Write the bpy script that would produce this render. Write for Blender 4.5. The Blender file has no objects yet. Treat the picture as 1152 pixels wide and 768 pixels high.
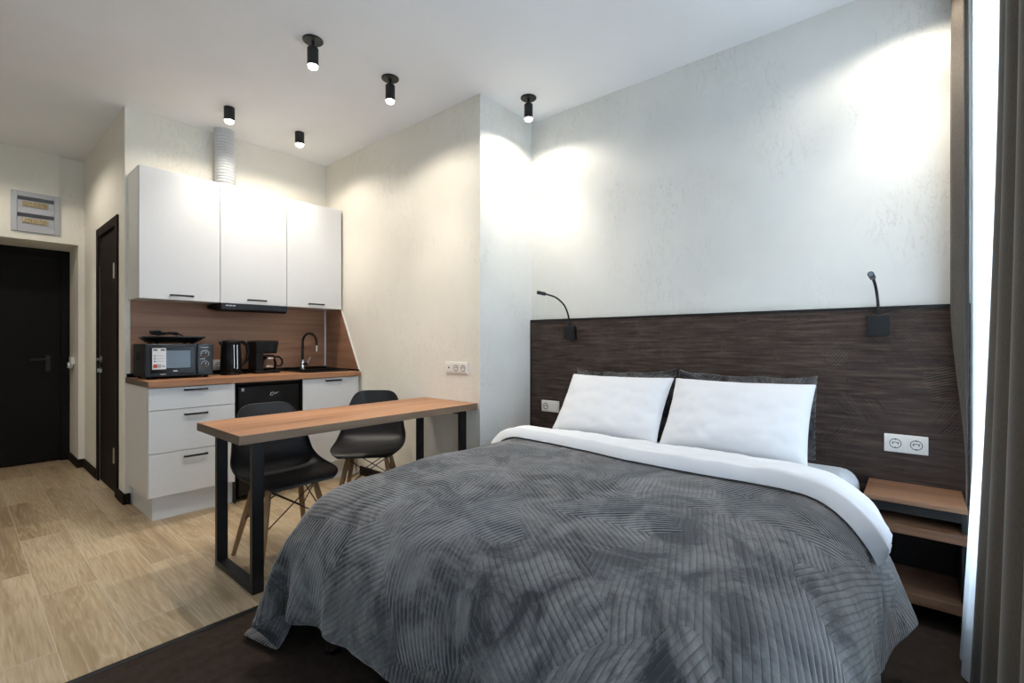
import bpy, bmesh, math, random
import numpy as np
from mathutils import Vector, Matrix, noise as mnoise

random.seed(7)
R = math.radians
SC = bpy.context.scene
COL = SC.collection
H = 1.12                                   # eye height
XS, XH, YK, YST, ZC = 2.24, 2.792, 4.157, 2.17, 2.755   # table wall, headboard wall, kitchen wall, step, ceiling
XD, YE, YW, XL = 0.77, 5.70, -0.36, -1.1   # hall side wall, entrance wall, window wall, left wall

# ------------------------------------------------------------------ materials
def mat(name):
    m = bpy.data.materials.new(name); m.use_nodes = True
    nt = m.node_tree
    return m, nt, nt.nodes['Principled BSDF']

def N(nt, typ, **kw):
    n = nt.nodes.new(typ)
    for k, v in kw.items():
        if k.startswith('i_'):
            key = k[2:]
            key = int(key) if key.isdigit() else key.replace('_', ' ')
            n.inputs[key].default_value = v
        else:
            setattr(n, k, v)
    return n

def M(nt, op, a, b=None, c=None):
    n = nt.nodes.new('ShaderNodeMath'); n.operation = op
    for i, v in enumerate((a, b, c)):
        if v is None: continue
        if isinstance(v, (int, float)): n.inputs[i].default_value = v
        else: nt.links.new(v, n.inputs[i])
    return n.outputs[0]

def mixc(nt, fac, a, b, blend='MIX'):
    n = nt.nodes.new('ShaderNodeMix'); n.data_type = 'RGBA'; n.blend_type = blend
    for s, v in ((n.inputs[0], fac), (n.inputs[6], a), (n.inputs[7], b)):
        if isinstance(v, bpy.types.NodeSocket): nt.links.new(v, s)
        elif isinstance(v, (int, float)): s.default_value = v
        else: s.default_value = (*v, 1)
    return n.outputs[2]

def ramp(nt, fac, stops):
    n = nt.nodes.new('ShaderNodeValToRGB'); e = n.color_ramp.elements
    while len(e) < len(stops): e.new(0.5)
    for i, (p, c) in enumerate(stops):
        e[i].position = p; e[i].color = (*c, 1) if len(c) == 3 else c
    nt.links.new(fac, n.inputs[0])
    return n.outputs[0]

def coords(nt, kind='Object', scale=(1, 1, 1), rot=(0, 0, 0)):
    t = nt.nodes.new('ShaderNodeTexCoord')
    mp = nt.nodes.new('ShaderNodeMapping')
    mp.inputs['Scale'].default_value = scale; mp.inputs['Rotation'].default_value = rot
    nt.links.new(t.outputs[kind], mp.inputs[0])
    return mp.outputs[0]

def tex_noise(nt, vec, scale, detail=3, rough=0.5, dist=0.0, dims='3D'):
    n = nt.nodes.new('ShaderNodeTexNoise'); n.noise_dimensions = dims
    n.inputs['Scale'].default_value = scale; n.inputs['Detail'].default_value = detail
    n.inputs['Roughness'].default_value = rough; n.inputs['Distortion'].default_value = dist
    nt.links.new(vec, n.inputs['Vector'])
    return n.outputs['Fac']

def bump(nt, bsdf, height, strength=0.3, dist=0.01):
    b = nt.nodes.new('ShaderNodeBump')
    b.inputs['Strength'].default_value = strength; b.inputs['Distance'].default_value = dist
    nt.links.new(height, b.inputs['Height']); nt.links.new(b.outputs[0], bsdf.inputs['Normal'])

def plain(name, col, rough=0.5, metal=0.0, spec=0.5, noise=0.0, bumpy=0.0, nscale=60, coat=0.0):
    m, nt, b = mat(name)
    b.inputs['Roughness'].default_value = rough; b.inputs['Metallic'].default_value = metal
    b.inputs['Specular IOR Level'].default_value = spec; b.inputs['Coat Weight'].default_value = coat
    v = coords(nt); f = tex_noise(nt, v, nscale, 2)
    k = noise
    nt.links.new(ramp(nt, f, [(0.3, tuple(c * (1 - k) for c in col)), (0.7, tuple(min(1, c * (1 + k)) for c in col))]), b.inputs['Base Color'])
    if bumpy: bump(nt, b, f, bumpy, 0.002)
    return m

def m_plaster(name, lo, hi, wear):
    m, nt, b = mat(name)
    v = coords(nt)
    big = tex_noise(nt, v, 1.3, 4, 0.6)
    base = ramp(nt, big, [(0.3, lo), (0.7, hi)])
    # short torn trowel marks, in loose patches
    vs = coords(nt, scale=(9, 9, 3.2), rot=(0.25, 0.15, 0))
    s = tex_noise(nt, vs, 2.6, 5, 0.62, 0.6)
    patch = tex_noise(nt, v, 2.1, 2, 0.5)
    pm = ramp(nt, patch, [(0.47, (0, 0, 0)), (0.62, (1, 1, 1))])
    line = M(nt, 'ABSOLUTE', M(nt, 'SUBTRACT', s, 0.53))
    mark = M(nt, 'MULTIPLY', M(nt, 'LESS_THAN', line, 0.011), pm)
    spots = M(nt, 'MULTIPLY', ramp(nt, tex_noise(nt, vs, 7, 2), [(0.62, (0, 0, 0)), (0.72, (1, 1, 1))]), pm)
    f = M(nt, 'MAXIMUM', M(nt, 'MULTIPLY', mark, 0.24), M(nt, 'MULTIPLY', spots, 0.10))
    nt.links.new(mixc(nt, M(nt, 'MULTIPLY', f, wear), base, (0.30, 0.285, 0.25)), b.inputs['Base Color'])
    b.inputs['Roughness'].default_value = 0.75; b.inputs['Specular IOR Level'].default_value = 0.25
    hgt = M(nt, 'ADD', M(nt, 'MULTIPLY', s, 0.5), M(nt, 'MULTIPLY', f, -1.2))
    bump(nt, b, hgt, 0.35, 0.006)
    return m

def m_tile_planks():
    m, nt, b = mat('wood_look_plank_tile')
    t = nt.nodes.new('ShaderNodeTexCoord')
    sep = N(nt, 'ShaderNodeSeparateXYZ'); nt.links.new(t.outputs['Object'], sep.inputs[0])
    cmb = N(nt, 'ShaderNodeCombineXYZ')
    nt.links.new(M(nt, 'ADD', sep.outputs[1], 0.33), cmb.inputs[0]); nt.links.new(M(nt, 'SUBTRACT', sep.outputs[0], 0.245), cmb.inputs[1])
    br = N(nt, 'ShaderNodeTexBrick', offset=0.37, offset_frequency=2, squash=1.0)
    br.inputs['Scale'].default_value = 1.0; br.inputs['Brick Width'].default_value = 0.9; br.inputs['Row Height'].default_value = 0.2
    br.inputs['Mortar Size'].default_value = 0.0011; br.inputs['Mortar Smooth'].default_value = 0.0; br.inputs['Bias'].default_value = 0.0
    br.inputs['Color1'].default_value = (0, 0, 0, 1); br.inputs['Color2'].default_value = (1, 1, 1, 1); br.inputs['Mortar'].default_value = (0.5, 0.5, 0.5, 1)
    nt.links.new(cmb.outputs[0], br.inputs['Vector'])
    rnd = N(nt, 'ShaderNodeSeparateColor'); nt.links.new(br.outputs['Color'], rnd.inputs[0])
    r = rnd.outputs[0]
    gv = N(nt, 'ShaderNodeCombineXYZ')
    nt.links.new(M(nt, 'MULTIPLY', sep.outputs[0], 7.0), gv.inputs[0]); nt.links.new(M(nt, 'MULTIPLY', sep.outputs[1], 0.55), gv.inputs[1]); nt.links.new(M(nt, 'MULTIPLY', r, 37.0), gv.inputs[2])
    g = tex_noise(nt, gv.outputs[0], 1.2, 3, 0.5, 0.4)
    rings = M(nt, 'ABSOLUTE', M(nt, 'SINE', M(nt, 'MULTIPLY', g, 42.0)))
    fv = N(nt, 'ShaderNodeCombineXYZ')
    nt.links.new(M(nt, 'MULTIPLY', sep.outputs[0], 60.0), fv.inputs[0]); nt.links.new(M(nt, 'MULTIPLY', sep.outputs[1], 3.0), fv.inputs[1]); nt.links.new(M(nt, 'MULTIPLY', r, 11.0), fv.inputs[2])
    fine = tex_noise(nt, fv.outputs[0], 2.0, 4, 0.6)
    blotch = tex_noise(nt, gv.outputs[0], 0.7, 3, 0.6)
    c = ramp(nt, blotch, [(0.33, (0.27, 0.185, 0.10)), (0.5, (0.46, 0.345, 0.21)), (0.66, (0.60, 0.48, 0.32))])
    c = mixc(nt, M(nt, 'MULTIPLY', M(nt, 'POWER', rings, 8.0), 0.34), c, (0.64, 0.55, 0.41))
    c = mixc(nt, ramp(nt, fine, [(0.42, (0, 0, 0)), (0.75, (0.7, 0.7, 0.7))]), c, (0.25, 0.17, 0.095))
    c = mixc(nt, M(nt, 'MULTIPLY', r, 0.28), c, (0.30, 0.235, 0.16))
    c = mixc(nt, br.outputs['Fac'], c, (0.60, 0.51, 0.38))
    nt.links.new(c, b.inputs['Base Color'])
    b.inputs['Roughness'].default_value = 0.42; b.inputs['Specular IOR Level'].default_value = 0.4
    bump(nt, b, M(nt, 'SUBTRACT', M(nt, 'MULTIPLY', fine, 0.3), br.outputs['Fac']), 0.25, 0.002)
    return m

def m_wood(name, dark, mid, light, axis=0, rough=0.42, sc=1.0, spec=0.4):
    m, nt, b = mat(name)
    s = [16 * sc, 16 * sc, 16 * sc]; s[axis] = 0.9 * sc
    v = coords(nt, scale=tuple(s))
    g = tex_noise(nt, v, 1.0, 5, 0.62, 0.5)
    s2 = [70 * sc] * 3; s2[axis] = 2.2 * sc
    f = tex_noise(nt, coords(nt, scale=tuple(s2)), 1.5, 3, 0.6)
    c = ramp(nt, g, [(0.30, dark), (0.5, mid), (0.70, light)])
    c = mixc(nt, M(nt, 'MULTIPLY', f, 0.4), c, dark)
    nt.links.new(c, b.inputs['Base Color'])
    b.inputs['Roughness'].default_value = rough; b.inputs['Specular IOR Level'].default_value = spec
    bump(nt, b, f, 0.12, 0.001)
    return m

def hatch(nt, u, v, cell, freq, warp=0.0):
    """patches of parallel ribs, each patch with its own direction; returns rib height, patch random"""
    cv = N(nt, 'ShaderNodeCombineXYZ'); nt.links.new(u, cv.inputs[0]); nt.links.new(v, cv.inputs[1])
    vo = N(nt, 'ShaderNodeTexVoronoi', voronoi_dimensions='2D', feature='F1', distance='MANHATTAN')
    vo.inputs['Scale'].default_value = cell; vo.inputs['Randomness'].default_value = 1.0
    nt.links.new(cv.outputs[0], vo.inputs['Vector'])
    sc = N(nt, 'ShaderNodeSeparateColor'); nt.links.new(vo.outputs['Color'], sc.inputs[0])
    ang = M(nt, 'MULTIPLY', M(nt, 'FLOOR', M(nt, 'MULTIPLY', sc.outputs[0], 5.0)), math.pi / 5)
    d = M(nt, 'ADD', M(nt, 'MULTIPLY', u, M(nt, 'COSINE', ang)), M(nt, 'MULTIPLY', v, M(nt, 'SINE', ang)))
    if warp:
        wn = tex_noise(nt, cv.outputs[0], 3.0, 2)
        d = M(nt, 'ADD', d, M(nt, 'MULTIPLY', wn, warp))
    s = M(nt, 'ABSOLUTE', M(nt, 'SINE', M(nt, 'MULTIPLY', d, freq)))
    return s, sc.outputs[1], cv.outputs[0]

def m_bedspread(name='grey_quilted_velvet'):
    m, nt, b = mat(name)
    t = nt.nodes.new('ShaderNodeUVMap'); t.uv_map = 'UVMap'
    sp = N(nt, 'ShaderNodeSeparateXYZ'); nt.links.new(t.outputs[0], sp.inputs[0])
    s, rnd, cv = hatch(nt, sp.outputs[0], sp.outputs[1], 3.4, math.pi / 0.0150, 0.03)
    nap = tex_noise(nt, cv, 4.0, 6, 0.72, 1.6)
    nap2 = tex_noise(nt, cv, 17, 3, 0.6, 0.4)
    c = ramp(nt, nap, [(0.42, (0.022, 0.022, 0.025)), (0.475, (0.076, 0.073, 0.074)), (0.60, (0.168, 0.161, 0.157))])
    c = mixc(nt, M(nt, 'MULTIPLY', ramp(nt, nap2, [(0.56, (0, 0, 0)), (0.70, (1, 1, 1))]), 0.6), c, (0.032, 0.032, 0.036))
    c = mixc(nt, M(nt, 'MULTIPLY', rnd, 0.30), c, (0.055, 0.054, 0.057))
    groove = ramp(nt, s, [(0.0, (1, 1, 1)), (0.30, (0, 0, 0))])
    c = mixc(nt, M(nt, 'MULTIPLY', groove, 0.78), c, (0.022, 0.022, 0.024))
    nt.links.new(c, b.inputs['Base Color'])
    b.inputs['Roughness'].default_value = 0.85; b.inputs['Specular IOR Level'].default_value = 0.15
    b.inputs['Sheen Weight'].default_value = 0.35; b.inputs['Sheen Roughness'].default_value = 0.45
    hgt = M(nt, 'ADD', M(nt, 'POWER', s, 0.5), M(nt, 'MULTIPLY', nap2, 0.35))
    bump(nt, b, hgt, 0.75, 0.005)
    return m

def m_headboard():
    m, nt, b = mat('dark_textured_wood_panel')
    t = nt.nodes.new('ShaderNodeTexCoord')
    sp = N(nt, 'ShaderNodeSeparateXYZ'); nt.links.new(t.outputs['Object'], sp.inputs[0])
    s, rnd, cv = hatch(nt, sp.outputs[1], sp.outputs[2], 7.0, math.pi / 0.011)
    pick = M(nt, 'GREATER_THAN', rnd, 0.5)
    # short horizontal strips
    br = N(nt, 'ShaderNodeTexBrick', offset=0.43, offset_frequency=2)
    br.inputs['Scale'].default_value = 1.0; br.inputs['Brick Width'].default_value = 0.21; br.inputs['Row Height'].default_value = 0.033
    br.inputs['Mortar Size'].default_value = 0.0016; br.inputs['Mortar Smooth'].default_value = 0.2
    br.inputs['Color1'].default_value = (0, 0, 0, 1); br.inputs['Color2'].default_value = (1, 1, 1, 1); br.inputs['Mortar'].default_value = (0, 0, 0, 1)
    nt.links.new(cv, br.inputs['Vector'])
    rc = N(nt, 'ShaderNodeSeparateColor'); nt.links.new(br.outputs['Color'], rc.inputs[0])
    gv = coords(nt, scale=(1, 3, 45))
    g = tex_noise(nt, gv, 1.5, 4, 0.65)
    c = ramp(nt, g, [(0.34, (0.020, 0.012, 0.009)), (0.52, (0.052, 0.033, 0.026)), (0.66, (0.105, 0.072, 0.058))])
    c = mixc(nt, M(nt, 'MULTIPLY', rc.outputs[0], 0.5), c, (0.075, 0.054, 0.046))
    # thin pale scratches along the ribs of some patches
    scr = M(nt, 'MULTIPLY', M(nt, 'LESS_THAN', s, 0.16), pick)
    scr = M(nt, 'MULTIPLY', scr, ramp(nt, tex_noise(nt, coords(nt, scale=(1, 1, 1)), 9, 2), [(0.5, (0, 0, 0)), (0.62, (1, 1, 1))]))
    c = mixc(nt, M(nt, 'MULTIPLY', scr, 0.75), c, (0.20, 0.17, 0.145))
    nt.links.new(c, b.inputs['Base Color'])
    b.inputs['Roughness'].default_value = 0.55; b.inputs['Specular IOR Level'].default_value = 0.22
    bump(nt, b, M(nt, 'ADD', M(nt, 'MULTIPLY', br.outputs['Fac'], -0.6), M(nt, 'MULTIPLY', M(nt, 'MULTIPLY', s, pick), 0.5)), 0.7, 0.005)
    return m

def m_linen(name, col, weave=420, wr=0.18):
    m, nt, b = mat(name)
    v = coords(nt)
    f = tex_noise(nt, v, 5, 4, 0.5, 1.2)
    w = tex_noise(nt, v, weave, 1)
    nt.links.new(ramp(nt, f, [(0.3, tuple(c * 0.97 for c in col)), (0.7, col)]), b.inputs['Base Color'])
    b.inputs['Roughness'].default_value = 0.8; b.inputs['Specular IOR Level'].default_value = 0.2
    b.inputs['Sheen Weight'].default_value = 0.15
    bump(nt, b, M(nt, 'ADD', f, M(nt, 'MULTIPLY', w, 0.03)), wr, 0.010)
    return m

def m_carpet():
    m, nt, b = mat('dark_brown_carpet')
    v = coords(nt)
    f = tex_noise(nt, v, 180, 2); g = tex_noise(nt, v, 22, 3, 0.7)
    c = ramp(nt, g, [(0.3, (0.020, 0.014, 0.011)), (0.7, (0.046, 0.033, 0.025))])
    c = mixc(nt, M(nt, 'MULTIPLY', f, 0.5), c, (0.045, 0.033, 0.026))
    nt.links.new(c, b.inputs['Base Color']); b.inputs['Roughness'].default_value = 0.95; b.inputs['Specular IOR Level'].default_value = 0.1
    bump(nt, b, f, 0.6, 0.004)
    return m

def m_glass(name, col=(1, 1, 1), gloss=0.08):
    m, nt, b = mat(name); nt.nodes.remove(b)
    out = nt.nodes['Material Output']
    tr = N(nt, 'ShaderNodeBsdfTransparent'); tr.inputs[0].default_value = (*col, 1)
    gl = N(nt, 'ShaderNodeBsdfGlossy'); gl.inputs['Roughness'].default_value = 0.02
    fr = N(nt, 'ShaderNodeFresnel'); fr.inputs[0].default_value = 1.45
    mx = N(nt, 'ShaderNodeMixShader')
    nt.links.new(fr.outputs[0], mx.inputs[0]); nt.links.new(tr.outputs[0], mx.inputs[1]); nt.links.new(gl.outputs[0], mx.inputs[2])
    nt.links.new(mx.outputs[0], out.inputs[0])
    return m

def m_sheer():
    m, nt, b = mat('white_sheer_voile'); nt.nodes.remove(b)
    out = nt.nodes['Material Output']
    tr = N(nt, 'ShaderNodeBsdfTransparent'); tl = N(nt, 'ShaderNodeBsdfTranslucent'); df = N(nt, 'ShaderNodeBsdfDiffuse')
    v = coords(nt, scale=(300, 300, 300)); w = tex_noise(nt, v, 1, 1)
    col = ramp(nt, w, [(0.3, (0.74, 0.77, 0.81)), (0.7, (0.82, 0.85, 0.89))])
    nt.links.new(col, tl.inputs[0]); nt.links.new(col, df.inputs[0])
    a = N(nt, 'ShaderNodeMixShader', i_0=0.35); nt.links.new(tl.outputs[0], a.inputs[1]); nt.links.new(df.outputs[0], a.inputs[2])
    c = N(nt, 'ShaderNodeMixShader', i_0=0.78); nt.links.new(tr.outputs[0], c.inputs[1]); nt.links.new(a.outputs[0], c.inputs[2])
    nt.links.new(c.outputs[0], out.inputs[0])
    return m

def m_curtain():
    m, nt, b = mat('brown_blackout_fabric')
    f = tex_noise(nt, coords(nt, scale=(500, 500, 90)), 1, 2)
    nt.links.new(ramp(nt, f, [(0.3, (0.060, 0.048, 0.036)), (0.7, (0.092, 0.075, 0.058))]), b.inputs['Base Color'])
    b.inputs['Roughness'].default_value = 0.75; b.inputs['Sheen Weight'].default_value = 0.3; b.inputs['Specular IOR Level'].default_value = 0.25
    bump(nt, b, f, 0.15, 0.002)
    return m

def m_emit(name, col, strength):
    m, nt, b = mat(name)
    b.inputs['Base Color'].default_value = (0.9, 0.9, 0.9, 1)
    b.inputs['Emission Color'].default_value = (*col, 1); b.inputs['Emission Strength'].default_value = strength
    return m

MT = dict(
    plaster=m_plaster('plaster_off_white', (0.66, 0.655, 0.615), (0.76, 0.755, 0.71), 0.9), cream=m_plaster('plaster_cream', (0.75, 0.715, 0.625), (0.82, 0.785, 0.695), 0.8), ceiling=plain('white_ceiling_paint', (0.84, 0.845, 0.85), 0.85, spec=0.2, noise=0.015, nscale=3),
    tile=m_tile_planks(), carpet=m_carpet(), head=m_headboard(),
    oak=m_wood('walnut_laminate', (0.22, 0.10, 0.048), (0.40, 0.195, 0.098), (0.52, 0.28, 0.15), 0),
    oakwall=m_wood('walnut_laminate_panel', (0.21, 0.105, 0.058), (0.33, 0.170, 0.098), (0.42, 0.23, 0.135), 0),
    oakside=m_wood('walnut_laminate_side', (0.21, 0.105, 0.058), (0.33, 0.170, 0.098), (0.42, 0.23, 0.135), 1),
    shelf=m_wood('walnut_shelf_board', (0.16, 0.078, 0.042), (0.27, 0.142, 0.080), (0.36, 0.20, 0.115), 1),
    edge=m_wood('dull_walnut_edging', (0.13, 0.085, 0.055), (0.20, 0.135, 0.09), (0.26, 0.18, 0.12), 0),
    edgey=m_wood('dull_walnut_end_edging', (0.10, 0.075, 0.055), (0.14, 0.108, 0.08), (0.18, 0.14, 0.105), 1),
    wenge=m_wood('wenge_door_veneer', (0.012, 0.008, 0.0065), (0.020, 0.013, 0.011), (0.030, 0.021, 0.017), 2, 0.7, spec=0.1),
    blackdoor=plain('black_door_film', (0.0085, 0.0075, 0.007), 0.6, spec=0.12, noise=0.15),
    white=plain('white_cabinet_lacquer', (0.655, 0.66, 0.665), 0.38, noise=0.01),
    whiteside=plain('white_cabinet_melamine', (0.66, 0.645, 0.62), 0.5, noise=0.01),
    black=plain('black_powder_metal', (0.009, 0.0095, 0.0105), 0.42, spec=0.35, noise=0.1, nscale=200, bumpy=0.05),
    blackplast=plain('black_matt_plastic', (0.007, 0.0072, 0.008), 0.45, spec=0.14, noise=0.08),
    shell=plain('black_polypropylene', (0.013, 0.013, 0.0145), 0.45, spec=0.35, noise=0.06, nscale=400, bumpy=0.08),
    gloss=plain('black_gloss_plastic', (0.006, 0.0065, 0.0075), 0.14, spec=0.3, noise=0.05),
    fridge=plain('black_fridge_enamel', (0.008, 0.008, 0.0085), 0.3, spec=0.25, noise=0.06),
    graphite=plain('graphite_plastic', (0.014, 0.018, 0.023), 0.25, spec=0.25, noise=0.05),
    mirror=plain('microwave_window', (0.16, 0.20, 0.24), 0.32, metal=0.35, noise=0.05, nscale=12),
    chrome=plain('chrome', (0.75, 0.75, 0.76), 0.14, metal=1.0),
    steel=plain('brushed_nickel', (0.55, 0.50, 0.42), 0.3, metal=1.0),
    alu=plain('aluminium_profile', (0.72, 0.73, 0.74), 0.35, metal=0.3),
    plastic=plain('white_socket_plastic', (0.80, 0.77, 0.71), 0.35, noise=0.01),
    socketdark=plain('socket_hole', (0.05, 0.045, 0.04), 0.6),
    bedspread=m_bedspread(), linen=m_linen('white_cotton', (0.72, 0.735, 0.765)), sheet=m_linen('pale_grey_sheet', (0.56, 0.60, 0.65), wr=0.2),
    legwood=m_wood('beech_leg', (0.20, 0.105, 0.045), (0.30, 0.17, 0.08), (0.37, 0.22, 0.11), 2, 0.45),
    curtain=m_curtain(), sheer=m_sheer(), pane=m_glass('window_glass'), carafe=m_glass('carafe_glass', (0.80, 0.78, 0.74)),
    bulb=m_emit('lit_bulb', (1.0, 0.97, 0.93), 14.0),
    duct=plain('grey_white_flexible_duct', (0.62, 0.63, 0.64), 0.45, noise=0.04),
    box=plain('grey_panel_plastic', (0.40, 0.41, 0.44), 0.5, noise=0.02),
    boxdark=plain('painted_slot_shade', (0.06, 0.06, 0.068), 0.35),
    breaker=plain('yellowed_breaker_plastic', (0.36, 0.28, 0.15), 0.5, noise=0.4, nscale=70),
    paper=plain('sticker_paper', (0.78, 0.78, 0.78), 0.6), ink=plain('sticker_black_ink', (0.02, 0.02, 0.025), 0.6),
    inkred=plain('sticker_red_ink', (0.45, 0.05, 0.04), 0.6), inkgrey=plain('sticker_grey_ink', (0.40, 0.40, 0.43), 0.6), inkblue=plain('sticker_blue_ink', (0.06, 0.08, 0.25), 0.6),
    logo=plain('pale_grey_print', (0.62, 0.63, 0.64), 0.4),
    frame=plain('white_window_plastic', (0.80, 0.80, 0.80), 0.35),
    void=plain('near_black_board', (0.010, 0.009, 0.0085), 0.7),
)

# ------------------------------------------------------------------ mesh helpers
class MB:
    def __init__(s): s.v = []; s.f = []; s.m = []; s.mi = 0
    def add(s, vs, fs):
        o = len(s.v); s.v += [tuple(p) for p in vs]; s.f += [tuple(i + o for i in f) for f in fs]; s.m += [s.mi] * len(fs); return s
    def box(s, x0, x1, y0, y1, z0, z1):
        vs = [(x, y, z) for x in (x0, x1) for y in (y0, y1) for z in (z0, z1)]
        return s.add(vs, [(0, 1, 3, 2), (4, 6, 7, 5), (0, 4, 5, 1), (2, 3, 7, 6), (0, 2, 6, 4), (1, 5, 7, 3)])
    def prism(s, poly, axis, a0, a1):
        """poly: 2-D points in the plane across axis (0: yz, 1: xz, 2: xy)"""
        def P(p, a):
            return ((a, p[0], p[1]), (p[0], a, p[1]), (p[0], p[1], a))[axis]
        n = len(poly); vs = [P(p, a0) for p in poly] + [P(p, a1) for p in poly]
        fs = [tuple(range(n))[::-1], tuple(range(n, 2 * n))] + [(i, (i + 1) % n, n + (i + 1) % n, n + i) for i in range(n)]
        return s.add(vs, fs)
    def tube(s, pts, r, n=10, cap=True):
        pts = [Vector(p) for p in pts]; rr = r if isinstance(r, (list, tuple)) else [r] * len(pts)
        vs = []; ref = None
        for i, p in enumerate(pts):
            a = pts[max(i - 1, 0)]; b = pts[min(i + 1, len(pts) - 1)]; t = (b - a).normalized()
            if ref is None: ref = Vector((0, 0, 1)) if abs(t.z) < 0.9 else Vector((1, 0, 0))
            u = (ref - t * ref.dot(t)).normalized(); w = t.cross(u); ref = u
            vs += [p + (u * math.cos(k * 2 * math.pi / n) + w * math.sin(k * 2 * math.pi / n)) * rr[i] for k in range(n)]
        fs = []
        for i in range(len(pts) - 1):
            for k in range(n):
                fs.append((i * n + k, i * n + (k + 1) % n, (i + 1) * n + (k + 1) % n, (i + 1) * n + k))
        if cap: fs += [tuple(range(n))[::-1], tuple(range((len(pts) - 1) * n, len(pts) * n))]
        return s.add(vs, fs)
    def lathe(s, prof, n=28, c=(0, 0, 0), cap=True):
        vs = []; fs = []
        for r, z in prof:
            vs += [(c[0] + r * math.cos(k * 2 * math.pi / n), c[1] + r * math.sin(k * 2 * math.pi / n), c[2] + z) for k in range(n)]
        for i in range(len(prof) - 1):
            for k in range(n):
                fs.append((i * n + k, i * n + (k + 1) % n, (i + 1) * n + (k + 1) % n, (i + 1) * n + k))
        if cap: fs += [tuple(range(n))[::-1], tuple(range((len(prof) - 1) * n, len(prof) * n))]
        return s.add(vs, fs)
    def grid(s, P, closed_u=False, flip=False):
        nu, nv = len(P), len(P[0]); vs = [p for row in P for p in row]; fs = []
        for i in range(nu if closed_u else nu - 1):
            for j in range(nv - 1):
                a, b_, c, d = i * nv + j, ((i + 1) % nu) * nv + j, ((i + 1) % nu) * nv + j + 1, i * nv + j + 1
                fs.append((a, d, c, b_) if flip else (a, b_, c, d))
        return s.add(vs, fs)

def woff(p):
    o = Vector((0, 0, 0))
    while p is not None: o += p.location; p = p.parent
    return o

def obj(name, mb, material, parent=None, bevel=0.0, smooth=False, local=False, seg=2, auto=None):
    """one mesh object; coordinates are world ones unless local (then the parent's)"""
    me = bpy.data.meshes.new(name)
    off = Vector((0, 0, 0)) if (local or parent is None) else woff(parent)
    me.from_pydata([tuple(Vector(v) - off) for v in mb.v], [], mb.f); 
    mats = material if isinstance(material, (list, tuple)) else [material]
    for k in mats: me.materials.append(MT[k] if isinstance(k, str) else k)
    for p, i in zip(me.polygons, mb.m): p.material_index = i
    bm = bmesh.new(); bm.from_mesh(me); bmesh.ops.recalc_face_normals(bm, faces=bm.faces); bm.to_mesh(me); bm.free()
    o = bpy.data.objects.new(name, me); COL.objects.link(o); o.parent = parent
    if bevel:
        b = o.modifiers.new('bevel', 'BEVEL'); b.width = bevel; b.segments = seg; b.limit_method = 'ANGLE'; b.angle_limit = R(40)
    if smooth or bevel:
        me.polygons.foreach_set('use_smooth', [True] * len(me.polygons))
        a = R(auto if auto else 35)
        bm = bmesh.new(); bm.from_mesh(me)
        for e in bm.edges:
            if len(e.link_faces) == 2 and e.calc_face_angle(0) > a: e.smooth = False
        bm.to_mesh(me); bm.free()
        if bevel:
            w = o.modifiers.new('weighted', 'WEIGHTED_NORMAL'); w.keep_sharp = False
            for e in me.edges: e.use_edge_sharp = False
    return o

def tag(o, label, cat, group=None):
    o['label'] = label; o['category'] = cat
    if group: o['group'] = group
    return o

def thing(name, label, cat, loc=(0, 0, 0), group=None, rz=0.0):
    o = bpy.data.objects.new(name, None); COL.objects.link(o)
    o.location = loc; o.rotation_euler = (0, 0, rz); o.empty_display_size = 0.05
    return tag(o, label, cat, group)

def struct(name, mb, m, parent=None, **kw):
    o = obj(name, mb, m, parent, **kw)
    if parent is None: o['kind'] = 'structure'
    return o

def dup(root, loc, label, rz=None):
    r = root.copy(); COL.objects.link(r); r.location = loc; r['label'] = label
    if rz is not None: r.rotation_euler = (0, 0, rz)
    def kids(a, b):
        for ch in [c for c in ALLKIDS(a)]:
            c = ch.copy(); COL.objects.link(c); c.parent = b
            kids(ch, c)
    kids(root, r)
    return r
def ALLKIDS(a): return [o for o in COL.objects if o.parent == a]

# ------------------------------------------------------------------ room shell
T = 0.12
struct('floor', MB().box(XL - T, XH + T, YW - T, 6.4, -0.1, 0.0), 'tile')
struct('ceiling', MB().box(XL - T, XH + T, YW - T, 6.4, ZC, ZC + 0.1), 'ceiling')
struct('wall_right', MB().box(XH, XH + T, YW - T, YST, 0, ZC), 'plaster')
w = MB().box(XS, XH + T, YST, YK + T, 0, ZC); w.m = [1 if f == (0, 4, 5, 1) else 0 for f in w.f]   # the alcove face takes the cooler plaster colour
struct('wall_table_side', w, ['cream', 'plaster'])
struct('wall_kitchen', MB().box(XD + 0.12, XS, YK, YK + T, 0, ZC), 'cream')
w = MB()                                     # hall side wall with a doorway (Y 4.40..5.04)
D0, D1, DZ = 4.385, 5.055, 1.985
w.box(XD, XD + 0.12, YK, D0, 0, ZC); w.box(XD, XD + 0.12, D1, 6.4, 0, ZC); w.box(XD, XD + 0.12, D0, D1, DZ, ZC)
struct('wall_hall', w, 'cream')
w = MB()                                     # entrance wall with a deep door reveal and a shallow chase at its upper right
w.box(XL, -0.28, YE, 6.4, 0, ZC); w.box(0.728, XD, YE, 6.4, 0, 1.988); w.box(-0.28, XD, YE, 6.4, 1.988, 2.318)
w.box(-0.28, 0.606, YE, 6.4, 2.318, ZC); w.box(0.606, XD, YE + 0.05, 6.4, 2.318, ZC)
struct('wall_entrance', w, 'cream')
struct('wall_leak_block', MB().box(XL - T, XH + T, 6.4, 6.5, -0.1, ZC + 0.1), 'plaster')  # unseen wall added to stop sky light leaking under the entrance door
struct('wall_left', MB().box(XL - T, XL, YW, 6.4, 0, ZC), 'plaster')
WX0, WX1, WZ0, WZ1 = -0.7, 2.62, 0.32, 2.55   # the window
w = MB()
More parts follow.
